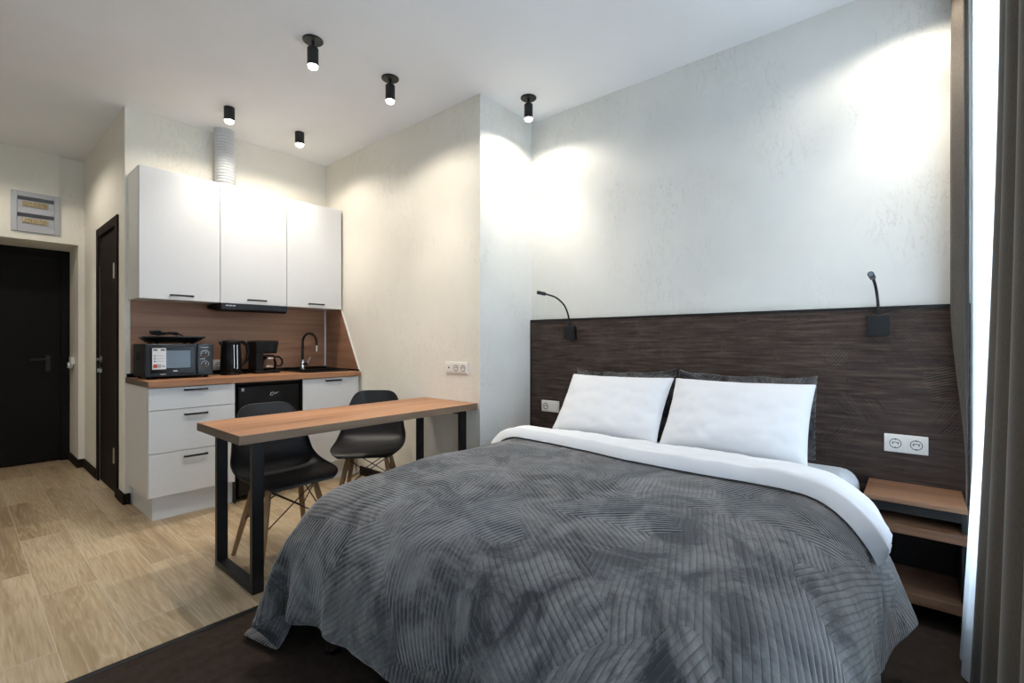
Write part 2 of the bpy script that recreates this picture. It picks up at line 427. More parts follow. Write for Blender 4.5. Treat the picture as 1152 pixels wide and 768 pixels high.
w.box(XL - T, WX0, YW - 0.3, YW, 0, ZC); w.box(WX1, XH, YW - 0.3, YW, 0, ZC); w.box(WX0, WX1, YW - 0.3, YW, 0, WZ0); w.box(WX0, WX1, YW - 0.3, YW, WZ1, ZC)
struct('wall_window', w, 'plaster')
w = MB(); f0, f1 = YW - 0.22, YW - 0.15
w.box(WX0, WX1, f0, f1, WZ0, WZ0 + 0.07); w.box(WX0, WX1, f0, f1, WZ1 - 0.07, WZ1)
for x in (WX0, WX0 + 1.07, WX0 + 2.18, WX1 - 0.07): w.box(x, x + 0.07, f0, f1, WZ0 + 0.07, WZ1 - 0.07)
win = struct('window_1', w, 'frame', bevel=0.006)
obj('window_pane', MB().box(WX0 + 0.05, WX1 - 0.05, YW - 0.192, YW - 0.186, WZ0 + 0.05, WZ1 - 0.05), 'pane', win)

# dark skirting along the hall and a strip where carpet meets tile
w = MB()
w.box(XD - 0.014, XD, YK - 0.014, 4.335, 0, 0.075); w.box(XD, 0.80, YK - 0.014, YK, 0, 0.075)
w.box(XD - 0.014, XD, 5.105, YE, 0, 0.075); w.box(0.714, XD - 0.014, YE - 0.014, YE, 0, 0.075); w.box(0.714, 0.728, YE, 6.16, 0, 0.075)
struct('baseboard_hall', w, 'wenge', bevel=0.003)
w = MB(); w.box(XS - 0.014, XS, YST, 3.575, 0, 0.075)
struct('baseboard_table_side', w, 'wenge', bevel=0.003)
struct('trim_1', MB().prism([(2.085, 0.0), (2.125, 0.0), (2.118, 0.007), (2.092, 0.007)], 0, XL, XH), 'black')
tag(obj('carpet', MB().box(XL, XH, YW, 2.09, 0.0005, 0.005), 'carpet'), 'dark brown fitted carpet under and around the bed', 'carpet')

# hall side door: casing, leaf, handle, hinges
d = struct('door_1', MB().box(XD + 0.006, XD + 0.046, D0 + 0.003, D1 - 0.003, 0.008, DZ - 0.003), 'wenge', bevel=0.002)
w = MB(); c0, c1 = XD - 0.012, XD + 0.0
w.box(c0, c1, 4.339, 4.409, 0, 2.037); w.box(c0, c1, 5.03, 5.10, 0, 2.037); w.box(c0, c1, 4.409, 5.03, 1.967, 2.037)
obj('door_casing', w, 'wenge', d, bevel=0.003)
w = MB().tube([(XD + 0.008, 4.985, 0.985), (XD - 0.02, 4.985, 0.985)], 0.011)
w.tube([(XD - 0.02, 4.995, 0.985), (XD - 0.024, 4.94, 0.986), (XD - 0.022, 4.86, 0.983)], [0.010, 0.009, 0.008])
w.tube([(XD + 0.006, 4.985, 0.985), (XD - 0.003, 4.985, 0.985)], 0.026, 16)
obj('door_handle', w, 'steel', d, smooth=True)
w = MB().tube([(XD + 0.006, 4.985, 0.895), (XD - 0.003, 4.985, 0.895)], 0.024, 16); w.box(XD - 0.022, XD - 0.002, 4.982, 4.988, 0.88, 0.91)
obj('door_lock', w, 'steel', d, smooth=True)
for z in (0.30, 1.64):
    obj('door_hinge', MB().tube([(XD - 0.014, 4.414, z - 0.055), (XD - 0.014, 4.414, z + 0.055)], 0.007, 10), 'steel', d, smooth=True)
# entrance door in its deep reveal
d = struct('door_2', MB().box(-0.20, 0.664, 6.19, 6.24, 0.01, 1.925), 'blackdoor', bevel=0.003)
w = MB(); w.box(-0.28, -0.20, 6.17, 6.27, 0, 1.988); w.box(0.664, 0.728, 6.17, 6.27, 0, 1.988); w.box(-0.20, 0.664, 6.17, 6.27, 1.925, 1.988)
obj('door_frame', w, 'blackdoor', d, bevel=0.004)
w = MB().tube([(0.58, 6.19, 0.962), (0.58, 6.145, 0.962)], 0.011); w.tube([(0.585, 6.145, 0.962), (0.54, 6.142, 0.963), (0.46, 6.145, 0.96)], 0.009); w.box(0.565, 0.595, 6.18, 6.19, 0.85, 1.0)
obj('door_handle', w, 'black', d, smooth=True)

# white latch plate on the reveal, electric box above the door
t = thing('latch_plate', 'small white latch plate on the side of the entrance door recess', 'latch', (0.728, 5.97, 0.955))
obj('plate', MB().box(0.700, 0.727, 5.88, 5.98, 0.92, 0.985), 'plastic', t, bevel=0.004)
obj('strike', MB().box(0.690, 0.727, 5.98, 6.07, 0.88, 0.935), 'steel', t, bevel=0.004)
t = thing('electrical_panel', 'grey two-row electrical panel above the black entrance door', 'electrical panel', (0.46, YE, 2.05))
x0, x1, z0, z1 = 0.312, 0.606, 2.05, 2.384
w = MB(); y0 = YE - 0.022
w.box(x0, x0 + 0.035, y0, YE, z0, z1); w.box(x1 - 0.035, x1, y0, YE, z0, z1)
for a, b in ((z0, z0 + 0.055), (z0 + 0.155, z0 + 0.195), (z1 - 0.04, z1)): w.box(x0 + 0.035, x1 - 0.035, y0, YE, a, b)
obj('cover_frame', w, 'box', t, bevel=0.003)
for a, b in ((z0 + 0.055, z0 + 0.155), (z0 + 0.195, z1 - 0.04)):
    wn = obj('slot_back', MB().box(x0 + 0.035, x1 - 0.035, YE - 0.006, YE - 0.001, a, b), 'box', t)
    obj('slot_shade', MB().prism([(YE - 0.020, b), (YE - 0.006, b), (YE - 0.006, b - 0.028), (YE - 0.012, b - 0.028)], 0, x0 + 0.038, x1 - 0.038), 'boxdark', t)  # shade at the slot's top, modelled as a dark wedge
    w = MB()
    for k in range(9): w.box(x0 + 0.066 + k * 0.0175, x0 + 0.066 + k * 0.0175 + 0.016, YE - 0.017, YE - 0.006, a + 0.018, a + 0.062)
    obj('breaker_row', w, 'breaker', t, bevel=0.0015)

# ------------------------------------------------------------------ sockets
def socket(name, label, n, axis, plane, a_hi, z0, w_each=0.0715, h=0.081, blank=(), parent_shape=None):
    """row of n sockets on a wall; axis 'x': wall plane X (faces -X, first gang at high Y); axis 'y': wall plane Y (faces -Y)"""
    wtot = w_each * (n - 1) + h
    t = thing(name, label, 'socket', ((plane, a_hi - wtot / 2, z0) if axis == 'x' else (a_hi + wtot / 2, plane, z0)))
    def P(u, dep, z): return (plane - dep, a_hi - u, z) if axis == 'x' else (a_hi + u, plane - dep, z)
    def bx(mb, u0, u1, d0, d1, za, zb):
        p, q = P(u0, d0, za), P(u1, d1, zb)
        return mb.box(min(p[0], q[0]), max(p[0], q[0]), min(p[1], q[1]), max(p[1], q[1]), za, zb)
    obj('faceplate', bx(MB(), 0, wtot, 0.0, 0.009, z0, z0 + h), 'plastic', t, bevel=0.003)
    for k in range(n):
        uc = h / 2 + k * w_each; zc = z0 + h / 2
        ins = obj('insert', bx(MB(), uc - 0.029, uc + 0.029, 0.0088, 0.0125, zc - 0.029, zc + 0.029), 'plastic', t, bevel=0.003)
        if k in blank:
            if blank[k] == 'port':
                mb = MB(); c = P(uc, 0.0126, zc); e = P(uc, 0.0132, zc); mb.tube([c, e], 0.007, 14); obj('port', mb, 'socketdark', ins)
            continue
        mb = MB(); mb.tube([P(uc, 0.0122, zc), P(uc, 0.0132, zc)], 0.0215, 24); obj('well', mb, 'plastic', ins, smooth=True)
        mb = MB()
        ring = [P(uc + 0.0205 * math.cos(q), 0.0134, zc + 0.0205 * math.sin(q)) for q in np.linspace(0, 2 * math.pi, 25)]
        mb.tube(ring, 0.0016, 6, cap=False)
        for du in (-0.0095, 0.0095): mb.tube([P(uc + du, 0.0128, zc), P(uc + du, 0.0137, zc)], 0.0032, 10)
        for dz in (-0.019, 0.019): bx(mb, uc - 0.004, uc + 0.004, 0.0128, 0.0145, zc + dz - 0.0025, zc + dz + 0.0025)
        bx(mb, uc - 0.012, uc + 0.012, 0.0128, 0.0134, zc + 0.004, zc + 0.007)
        obj('contacts', mb, 'socketdark', ins)
    return t

PH = 0.016                                   # headboard panel thickness
socket('wall_socket', 'white double wall socket above the right nightstand shelf', 2, 'x', XH - PH, 0.100, 0.622, w_each=0.0725)
socket('wall_socket', 'white socket plate with a blank half, left of the bed pillows', 2, 'x', XH - PH, 2.060, 0.622, blank={1: ''})
socket('wall_socket', 'cream triple socket plate on the wall above the desk end', 3, 'x', XS, 2.500, 0.905, blank={0: 'port'})
socket('wall_socket', 'small single socket on the splashback between microwave and kettle', 1, 'y', YK - 0.012, 1.302, 0.905)

# ------------------------------------------------------------------ headboard panel
t = thing('headboard_panel', 'tall dark brown textured wood panel on the wall behind the pillows', 'headboard', (XH, 0.96, 0))
obj('panel_board', MB().box(XH - PH, XH - 0.0005, YW + 0.002, YST - 0.012, 0.006, 1.272), 'head', t)
w = MB(); w.box(XH - PH - 0.004, XH - 0.0005, YW + 0.002, YST - 0.001, 1.272, 1.286); w.box(XH - PH - 0.004, XH - 0.0005, YST - 0.012, YST - 0.001, 0.006, 1.272)
obj('edge_trim', w, 'black', t, bevel=0.001)

# ------------------------------------------------------------------ nightstands
def nightstand(y0, y1, label):
    xf, xb = 2.468, XH - PH - 0.001
    t = thing('nightstand', label, 'nightstand', (xb, (y0 + y1) / 2, 0.0052), 'walnut shelf nightstands')
    def board(z, th, xo=0.0, name='shelf_board'):
        o = obj(name, MB().box(xf + xo, xb, y0, y1, z - th, z), 'shelf', t, bevel=0.003); return o
    board(0.487, 0.018, name='top_board')
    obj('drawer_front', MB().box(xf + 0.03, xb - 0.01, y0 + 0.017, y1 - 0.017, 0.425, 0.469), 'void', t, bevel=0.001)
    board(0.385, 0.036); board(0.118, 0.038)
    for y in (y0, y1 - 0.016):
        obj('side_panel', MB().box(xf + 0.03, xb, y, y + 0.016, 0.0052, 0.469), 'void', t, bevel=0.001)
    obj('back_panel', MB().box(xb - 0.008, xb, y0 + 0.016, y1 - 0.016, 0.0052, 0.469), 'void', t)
    return t
nightstand(-0.160, 0.157, 'walnut nightstand with open shelves, beside the curtain')
nightstand(1.86, 2.15, 'walnut nightstand mostly hidden behind the far side of the bed')

# ------------------------------------------------------------------ bed
BX0, BX1, BY0, BY1 = 0.80, 2.755, 0.165, 1.775
t = thing('bed_frame', 'dark bed base on short chrome legs under the grey bedspread', 'bed', ((BX0 + BX1) / 2, 0.97, 0.0052))
obj('base', MB().box(BX0 + 0.03, BX1, BY0 + 0.02, BY1 - 0.02, 0.13, 0.30), 'void', t, bevel=0.01)
for x in (BX0 + 0.085, BX1 - 0.10):
    for y in (BY0 + 0.18, BY1 - 0.18):
        obj('leg', MB().lathe([(0.028, 0.0052), (0.030, 0.012), (0.018, 0.02), (0.018, 0.105), (0.026, 0.12), (0.026, 0.13)], 20, (x, y, 0)), 'chrome', t, smooth=True)
o = obj('mattress', MB().box(0.90, BX1, BY0 + 0.02, BY1 - 0.035, 0.301, 0.535), 'sheet', bevel=0.075, seg=5)
tag(o, 'mattress in a pale grey sheet, its corner bare beside the nightstand', 'mattress')

def inflate_body():
    return dict(lo=np.array([0.775, 0.090, -0.15]), hi=np.array([2.83, 1.83, 0.584]), r=0.215)

def drape(x0, x1, y0, y1, step, steps=190, iters=14, seed=3):
    """cloth falling over the bed: positions (nx, ny, 3) and its flat coordinates"""
    B = inflate_body(); rng = np.random.default_rng(seed)
    nx = int(round((x1 - x0) / step)) + 1; ny = int(round((y1 - y0) / step)) + 1
    gx, gy = np.meshgrid(np.linspace(x0, x1, nx), np.linspace(y0, y1, ny), indexing='ij')
    # the cloth's two foot corners are cut round
    A = max(1e-6, B['lo'][0] + 0.02 - x0)
    for side in (0, 1):
        Bh = (B['lo'][1] + 0.02 - y0) if side == 0 else (y1 - B['hi'][1] + 0.02)
        a = np.clip((B['lo'][0] + 0.02 - gx) / A, 0, 1); b = np.clip(((B['lo'][1] + 0.02 - gy) if side == 0 else (gy - B['hi'][1] + 0.02)) / Bh, 0, 1)
        fa = a * np.sqrt(1 - 0.14 * b * b); fb = b * np.sqrt(1 - 0.14 * a * a)
        m = (a > 0) & (b > 0)
        gx = np.where(m, B['lo'][0] + 0.02 - fa * A, gx)
        gy = np.where(m, (B['lo'][1] + 0.02 - fb * Bh) if side == 0 else (B['hi'][1] - 0.02 + fb * Bh), gy)
    P = np.stack([gx, gy, np.full_like(gx, B['hi'][2] + 0.02)], -1)
    UV = np.stack([gx, gy], -1)
    P[..., 2] += rng.normal(0, 0.002, P.shape[:2])
    Q = P.copy(); c = (B['lo'] + B['hi']) / 2; hh = (B['hi'] - B['lo']) / 2 - B['r']
    th = 0.008
    cons = []
    def push(I, J, di, dj, k):
        d = UV[I + di, J + dj] - UV[I, J]; cons.append((I, J, di, dj, np.sqrt((d * d).sum(-1, keepdims=True)), k))
    def addc(di, dj, stiff):
        for pi in range(2 if di else 1):
            for pj in range(2 if dj else 1):
                # disjoint pairs: stride over the moving direction
                if di and dj:
                    if pj: continue
                    ia = np.arange(pi * abs(di), nx - di)[::1]
                    sel_i = [i for i in range(0, nx - di) if (i // di) % 2 == pi]
                    if dj > 0: sj = np.arange(0, ny - dj)
                    else: sj = np.arange(-dj, ny)
                    push(np.array(sel_i)[:, None], sj[None, :], di, dj, stiff)
                elif di:
                    sel = np.array([i for i in range(0, nx - di) if (i // di) % 2 == pi]); push(sel[:, None], np.arange(ny)[None, :], di, 0, stiff)
                else:
                    sel = np.array([j for j in range(0, ny - dj) if (j // dj) % 2 == pj]); push(np.arange(nx)[:, None], sel[None, :], 0, dj, stiff)
    addc(1, 0, 1.0); addc(0, 1, 1.0); addc(1, 1, 0.55); addc(1, -1, 0.55); addc(3, 0, 0.05); addc(0, 3, 0.05)
    dt = 1 / 60.0
    for s in range(steps):
        V = (P - Q) * (0.975 if s < steps * 0.7 else 0.90)
        Q = P.copy()
        P = P + V; P[..., 2] -= 9.8 * dt * dt * 0.6
        for it in range(iters):
            for (I, J, di, dj, L, k) in cons:
                A = P[I, J]; Bp = P[I + di, J + dj]
                D = Bp - A; l = np.sqrt((D * D).sum(-1, keepdims=True)) + 1e-9
                corr = D * ((l - L) / l * 0.5 * k)
                P[I, J] = A + corr; P[I + di, J + dj] = Bp - corr
            if it % 3 == 2 or it == iters - 1:
                q = P - c; q[..., 2] += 0.035 * np.clip((1.35 - P[..., 0]) / 0.55, 0, 1); a = np.abs(q) - hh; m = np.maximum(a, 0); ln = np.sqrt((m * m).sum(-1))
                inside = np.minimum(a.max(-1), 0)
                d = ln + inside - B['r'] - th
                hit = d < 0
                nrm = np.where(ln[..., None] > 1e-6, np.sign(q) * m / (ln[..., None] + 1e-9), np.array([0, 0, 1.0]))
                P = np.where(hit[..., None], P - nrm * d[..., None], P)
                top = hit & (nrm[..., 2] > 0.6)
                # cloth lying on the bed grips it
                P[..., :2] = np.where(top[..., None], P[..., :2] * 0.2 + Q[..., :2] * 0.8, P[..., :2])
                P[..., 2] = np.maximum(P[..., 2], 0.022)
    return P, UV

def cloth_object(name, P, UV, material, thick, sub=1):
    nx, ny = P.shape[:2]
    mb = MB(); mb.grid([[tuple(P[i, j]) for j in range(ny)] for i in range(nx)])
    me = bpy.data.meshes.new(name); me.from_pydata(mb.v, [], mb.f)
    uv = me.uv_layers.new(name='UVMap'); flat = UV.reshape(-1, 2)
    idx = np.zeros(len(me.loops), dtype=np.int32); me.loops.foreach_get('vertex_index', idx)
    uv.data.foreach_set('uv', flat[idx].astype(np.float32).ravel())
    me.materials.append(MT[material]); me.polygons.foreach_set('use_smooth', [True] * len(me.polygons))
    o = bpy.data.objects.new(name, me); COL.objects.link(o)
    s = o.modifiers.new('thick', 'SOLIDIFY'); s.thickness = thick; s.offset = 1.0
    if sub:
        ss = o.modifiers.new('sub', 'SUBSURF'); ss.levels = sub; ss.render_levels = sub
    return o

HANG = 0.31
P, UV = drape(0.785 - 0.265, 2.08, 0.105 - HANG, 1.81 + 0.45, 0.026)
# soft filling under the cloth
for i in range(P.shape[0]):
    for j in range(P.shape[1]):
        x, y, z = P[i, j]
        k = max(0.0, min(1.0, (z - 0.50) / 0.08))
        n1 = mnoise.noise((x * 3.1, y * 3.1, 0.3)); n2 = mnoise.noise((x * 9.0, y * 9.0, 4.3))
        k *= max(0.0, min(1.0, (1.80 - x) / 0.15))
        P[i, j, 2] += k * (0.011 * n1 + 0.005 * n2 + 0.005)
        ks = 1 - k
        P[i, j, 1] += ks * (0.006 * n2)
        if y < 0.3:
            e = max(0.0, min(1.0, (x - 1.55) / 0.5)); P[i, j, 1] -= 0.10 * e * e * max(0.0, min(1.0, (0.43 - z) / 0.27))
o = cloth_object('bedspread', P, UV, 'bedspread', 0.010)
tag(o, 'dark grey ribbed velvet bedspread draped over the bed', 'bedspread')

# white duvet end turned down across the bed
def body_path(s, z_in):
    """s: distance along the bed's cross-section, 0 at the middle; returns (Y, Z, nY, nZ) on a rounded envelope"""
    yc, half, r = 0.960, 0.870 + z_in, 0.215 + z_in
    top = 0.584 + z_in
    flat = half - r; sg = 1 if s > 0 else -1; a = abs(s)
    if a <= flat: return yc + s, top, 0, 1
    a -= flat; q = r * math.pi / 2
    if a < q:
        th = a / r; return yc + sg * (flat + r * math.sin(th)), top - r + r * math.cos(th), sg * math.sin(th), math.cos(th)
    return yc + sg * half, top - r - (a - q), sg, 0
front = [(-0.98, 1.77), (-0.86, 1.79), (-0.74, 1.84), (-0.6, 1.868), (-0.3, 1.872), (0.0, 1.880), (0.22, 1.925), (0.40, 1.950), (0.62, 1.960), (0.78, 1.965), (0.9, 1.97)]
S0 = -0.945
S = np.linspace(S0, 0.90, 116)
loop = []
rows = []
NQ = 13
for s in S:
    xf = float(np.interp(s, [a for a, b in front], [b for a, b in front])); xb = float(np.interp(s, [-0.98, -0.9, -0.82, -0.72, -0.55, 0.9], [1.97, 2.04, 2.16, 2.30, 2.375, 2.375]))
    row = []
    sec = []
    e0 = min(1.0, min(s - S0, 0.90 - s) / 0.03); e0 = max(0.12, math.sqrt(max(0, e0)))
    top_pts = []; bot_pts = []
    for k in range(30):
        u = k / 29.0; x = xf + (xb - xf) * u; drop = 0.040 * max(0.0, min(1.0, (x - 2.08) / 0.12))
        # thick rolled lip at the front, thinning towards the pillows
        lip = math.sqrt(max(0.0, 1 - max(0.0, 1 - u / 0.055) ** 2))
        th = (0.052 - 0.018 * u) * lip * e0
        if u > 0.92: th *= max(0.05, (1 - u) / 0.08)
        wr = 0.009 * mnoise.noise((s * 4.0, x * 11.0, 1.7)) + 0.004 * mnoise.noise((s * 14.0, x * 9.0 + s * 6, 6.7)) + 0.006 * mnoise.noise((s * 9 + x * 5, x * 24.0, 8.1))
        sway = 0.012 * mnoise.noise((s * 3.0, 5.5, 0.0))
        Y, Z, ny, nz = body_path(s, 0.026); Z -= drop * nz
        h1 = max(0.001, th + wr * lip)
        hang = 0.030 * max(0, abs(s) - 0.80) / 0.18 * (1 if s < 0 else 0.4) * mnoise.noise((x * 14, s * 3, 2.2))
        top_pts.append((x + sway, Y + ny * (h1 + hang), Z + nz * h1 + (0.0 if nz > 0.2 else 0.01 * mnoise.noise((x * 16, 3.3, 0.7)))))
        bot_pts.append((x + sway, Y + ny * (0.002 + hang), Z + nz * 0.002))
    rows.append(top_pts + bot_pts[::-1])
mb = MB(); mb.grid([list(r) for r in zip(*rows)], closed_u=True)
nv = len(rows)
ncross = len(rows[0])
mb.add([], []); 
mb.f.append(tuple(k * nv for k in range(ncross))); mb.m.append(0)
mb.f.append(tuple(k * nv + nv - 1 for k in range(ncross))[::-1]); mb.m.append(0)
o = obj('duvet', mb, 'linen', smooth=True, auto=80)
tag(o, 'white duvet end turned down over the grey bedspread below the pillows', 'duvet')

# pillows -----------------------------------------------------------------
def pillow_mesh(name, w, h, th, material, flange=0.0, seed=0, n=40):
    mb = MB(); top = []; bot = []
    for i in range(n + 1):
        rt, rb = [], []
        for j in range(n + 1):
            u = -1 + 2 * i / n; v = -1 + 2 * j / n
            # pinched outline with pointed corners
            pin = 0.075 if flange == 0 else 0.03
            x = u * w / 2 * (1 - pin * (1 - u * u) * 0 - 0.5 * pin * (1 - v * v) * abs(u) ** 3); y = v * h / 2 * (1 - pin * (1 - u * u) * abs(v) ** 3)
            fl = 1.0
            if flange:
                uu = min(1.0, abs(u) / (1 - flange * 2 / w)); vv = min(1.0, abs(v) / (1 - flange * 2 / h))
            else: uu, vv = abs(u), abs(v)
            b = (max(0, 1 - uu ** 2.6) * max(0, 1 - vv ** 2.6)) ** 0.52
            wr = 0.006 * mnoise.noise((u * 3 + seed, v * 3, seed)) + 0.004 * mnoise.noise((u * 9, v * 5 + seed, 3.1)) * (0.4 + abs(u))
            ed = (0.004 + (0.010 if flange else 0.0) * max(abs(u), abs(v)) ** 4) * mnoise.noise((u * 4, v * 4, seed + 9.0))
            if flange: y += h * 0.035 * mnoise.noise((u * 2.6, seed * 3.0, 2.0)) * max(0, v) ** 2 + h * 0.05 * max(0, v) * abs(u) ** 8
            t_ = th / 2 * b
            rt.append((x, y, t_ + wr * b + 0.003 + ed)); rb.append((x, y, -t_ * 0.8 + wr * b * 0.5 - 0.003 + ed))
        top.append(rt); bot.append(rb)
    mb.grid(top); mb.grid(bot, flip=True)
    nn = n + 1; o2 = nn * nn
    def e(a, b): mb.f.append((a, b, b + o2, a + o2)); mb.m.append(0)
    for k in range(n):
        e(k, k + 1); e(n * nn + k + 1, n * nn + k); e((k + 1) * nn, k * nn); e(k * nn + n, (k + 1) * nn + n)
    o = obj(name, mb, material, smooth=True, auto=75)
    uv = o.data.uv_layers.new(name='UVMap')
    for l in o.data.loops:
        c = o.data.vertices[l.vertex_index].co; uv.data[l.index].uv = (c.x * 1.0 + seed, c.y)
    s = o.modifiers.new('sub', 'SUBSURF'); s.levels = 1; s.render_levels = 1
    return o

def lean(o, yc, xb, zb, ang, roll=0.0, yaw=0.0):
    """stand a pillow (local x: width, y: height, z: front) on its lower edge at (xb, zb), leaning back by ang from upright"""
    # local y -> up & +X ; local z -> towards -X ; local x -> -Y
    up = Vector((math.sin(ang), 0, math.cos(ang))); fr = Vector((-math.cos(ang), 0, math.sin(ang))); rt = up.cross(fr)
    m = Matrix((rt, up, fr)).transposed().to_4x4()
    m = Matrix.Rotation(yaw, 4, 'Z') @ m @ Matrix.Rotation(roll, 4, 'Z')
    hgt = o.dimensions.y if o.dimensions.y else 0.45
    o.matrix_world = Matrix.Translation(Vector((xb, yc, zb)) + (up * (o['h'] / 2))) @ m
    del o['h']

for (yc, xb, zb, ang, roll, label, sd) in (
        (0.692, 2.42, 0.566, R(36), R(0.1), 'white pillow on the curtain side of the bed, propped on a dark sham', 4.2),
        (1.386, 2.42, 0.566, R(37), R(0.6), 'white pillow on the desk side of the bed, propped on a dark sham', 1.3)):
    o = pillow_mesh('pillow', 0.684, 0.435, 0.125, 'linen', seed=sd); o['h'] = 0.435
    tag(o, label, 'pillow', 'white bed pillows'); lean(o, yc, xb, zb, ang, roll)
for (yc, xb, zb, ang, roll, label, sd) in (
        (0.695, 2.69, 0.552, R(6), R(-0.4), 'dark grey ribbed pillow sham behind the white pillow on the curtain side', 7.7),
        (1.39, 2.69, 0.546, R(6), R(1.2), 'dark grey ribbed pillow sham behind the white pillow on the desk side', 9.1)):
    o = pillow_mesh('pillow_sham', 0.68, 0.395, 0.06, 'bedspread', flange=0.035, seed=sd); o['h'] = 0.395
    tag(o, label, 'pillow', 'dark pillow shams'); lean(o, yc, xb, zb, ang, roll)

# ------------------------------------------------------------------ reading lamps
def reading_lamp(label, yc, zc, path):
    t = thing('reading_lamp', label, 'reading lamp', (XH - PH, yc, zc), 'gooseneck reading lamps')
    obj('base', MB().box(XH - PH - 0.034, XH - PH - 0.0005, yc - 0.043, yc + 0.043, zc - 0.048, zc + 0.048), 'black', t, bevel=0.003)
    # smooth the path
    pts = [Vector(p) for p in path]; fine = []
    for i in range(len(pts) - 1):
        p0, p1, p2, p3 = pts[max(i - 1, 0)], pts[i], pts[i + 1], pts[min(i + 2, len(pts) - 1)]
        for k in range(8):
            u = k / 8; fine.append(0.5 * ((2 * p1) + (-p0 + p2) * u + (2 * p0 - 5 * p1 + 4 * p2 - p3) * u * u + (-p0 + 3 * p1 - 3 * p2 + p3) * u ** 3))
    fine.append(pts[-1])
    obj('gooseneck', MB().tube(fine, 0.0062, 10), 'black', t, smooth=True)
    obj('collar', MB().tube([pts[0] - Vector((0, 0, 0.004)), pts[0] + Vector((0, 0, 0.022))], 0.009, 12), 'black', t, smooth=True)
    d = (fine[-1] - fine[-4]).normalized()
    h = obj('lamp_head', MB().tube([fine[-1] - d * 0.006, fine[-1] + d * 0.055], 0.0125, 14), 'black', t, smooth=True)
    obj('lens', MB().tube([fine[-1] + d * 0.0551, fine[-1] + d * 0.0562], 0.0095, 14), 'mirror', h, smooth=True)
    return t
xx = XH - PH - 0.018
reading_lamp('black gooseneck reading lamp bent sideways, above the socket beside the far pillow', 1.810, 1.186,
             [(xx, 1.815, 1.234), (xx - 0.004, 1.818, 1.30), (xx - 0.03, 1.835, 1.375), (xx - 0.075, 1.868, 1.425), (xx - 0.115, 1.905, 1.445), (xx - 0.135, 1.925, 1.452)])
reading_lamp('black gooseneck reading lamp pointing into the room, above the nightstand by the curtain', 0.120, 1.198,
             [(xx, 0.120, 1.246), (xx - 0.006, 0.122, 1.31), (xx - 0.03, 0.128, 1.37), (xx - 0.075, 0.135, 1.405), (xx - 0.10, 0.137, 1.412)])

# ------------------------------------------------------------------ table
TX0, TX1, TY0, TY1, TZ = 0.789, 2.234, 2.187, 2.73, 0.72
t = thing('desk', 'long narrow walnut table with black loop legs, one end at the wall', 'table', ((TX0 + TX1) / 2, (TY0 + TY1) / 2, 0))
top = obj('table_top', MB().box(TX0 + 0.001, TX1, TY0 + 0.001, TY1, TZ - 0.040, TZ), 'oak', t, bevel=0.0015)
obj('edge_band', MB().box(TX0, TX1, TY0 - 0.0003, TY0 + 0.0012, TZ - 0.0395, TZ - 0.0006), 'edge', top)
obj('edge_band', MB().box(TX0 - 0.0003, TX0 + 0.0012, TY0, TY1, TZ - 0.0395, TZ - 0.0006), 'edgey', top)
for xa in (0.856, 2.122):
    w = MB(); y0, y1 = 2.228, 2.688; zt = TZ - 0.0402
    w.box(xa, xa + 0.050, y0, y0 + 0.028, 0.0, zt); w.box(xa, xa + 0.050, y1 - 0.028, y1, 0.0, zt)
    w.box(xa, xa + 0.050, y0 + 0.028, y1 - 0.028, 0.0, 0.026); w.box(xa, xa + 0.050, y0 + 0.028, y1 - 0.028, zt - 0.026, zt)
    obj('leg_frame', w, 'black', t, bevel=0.0015)

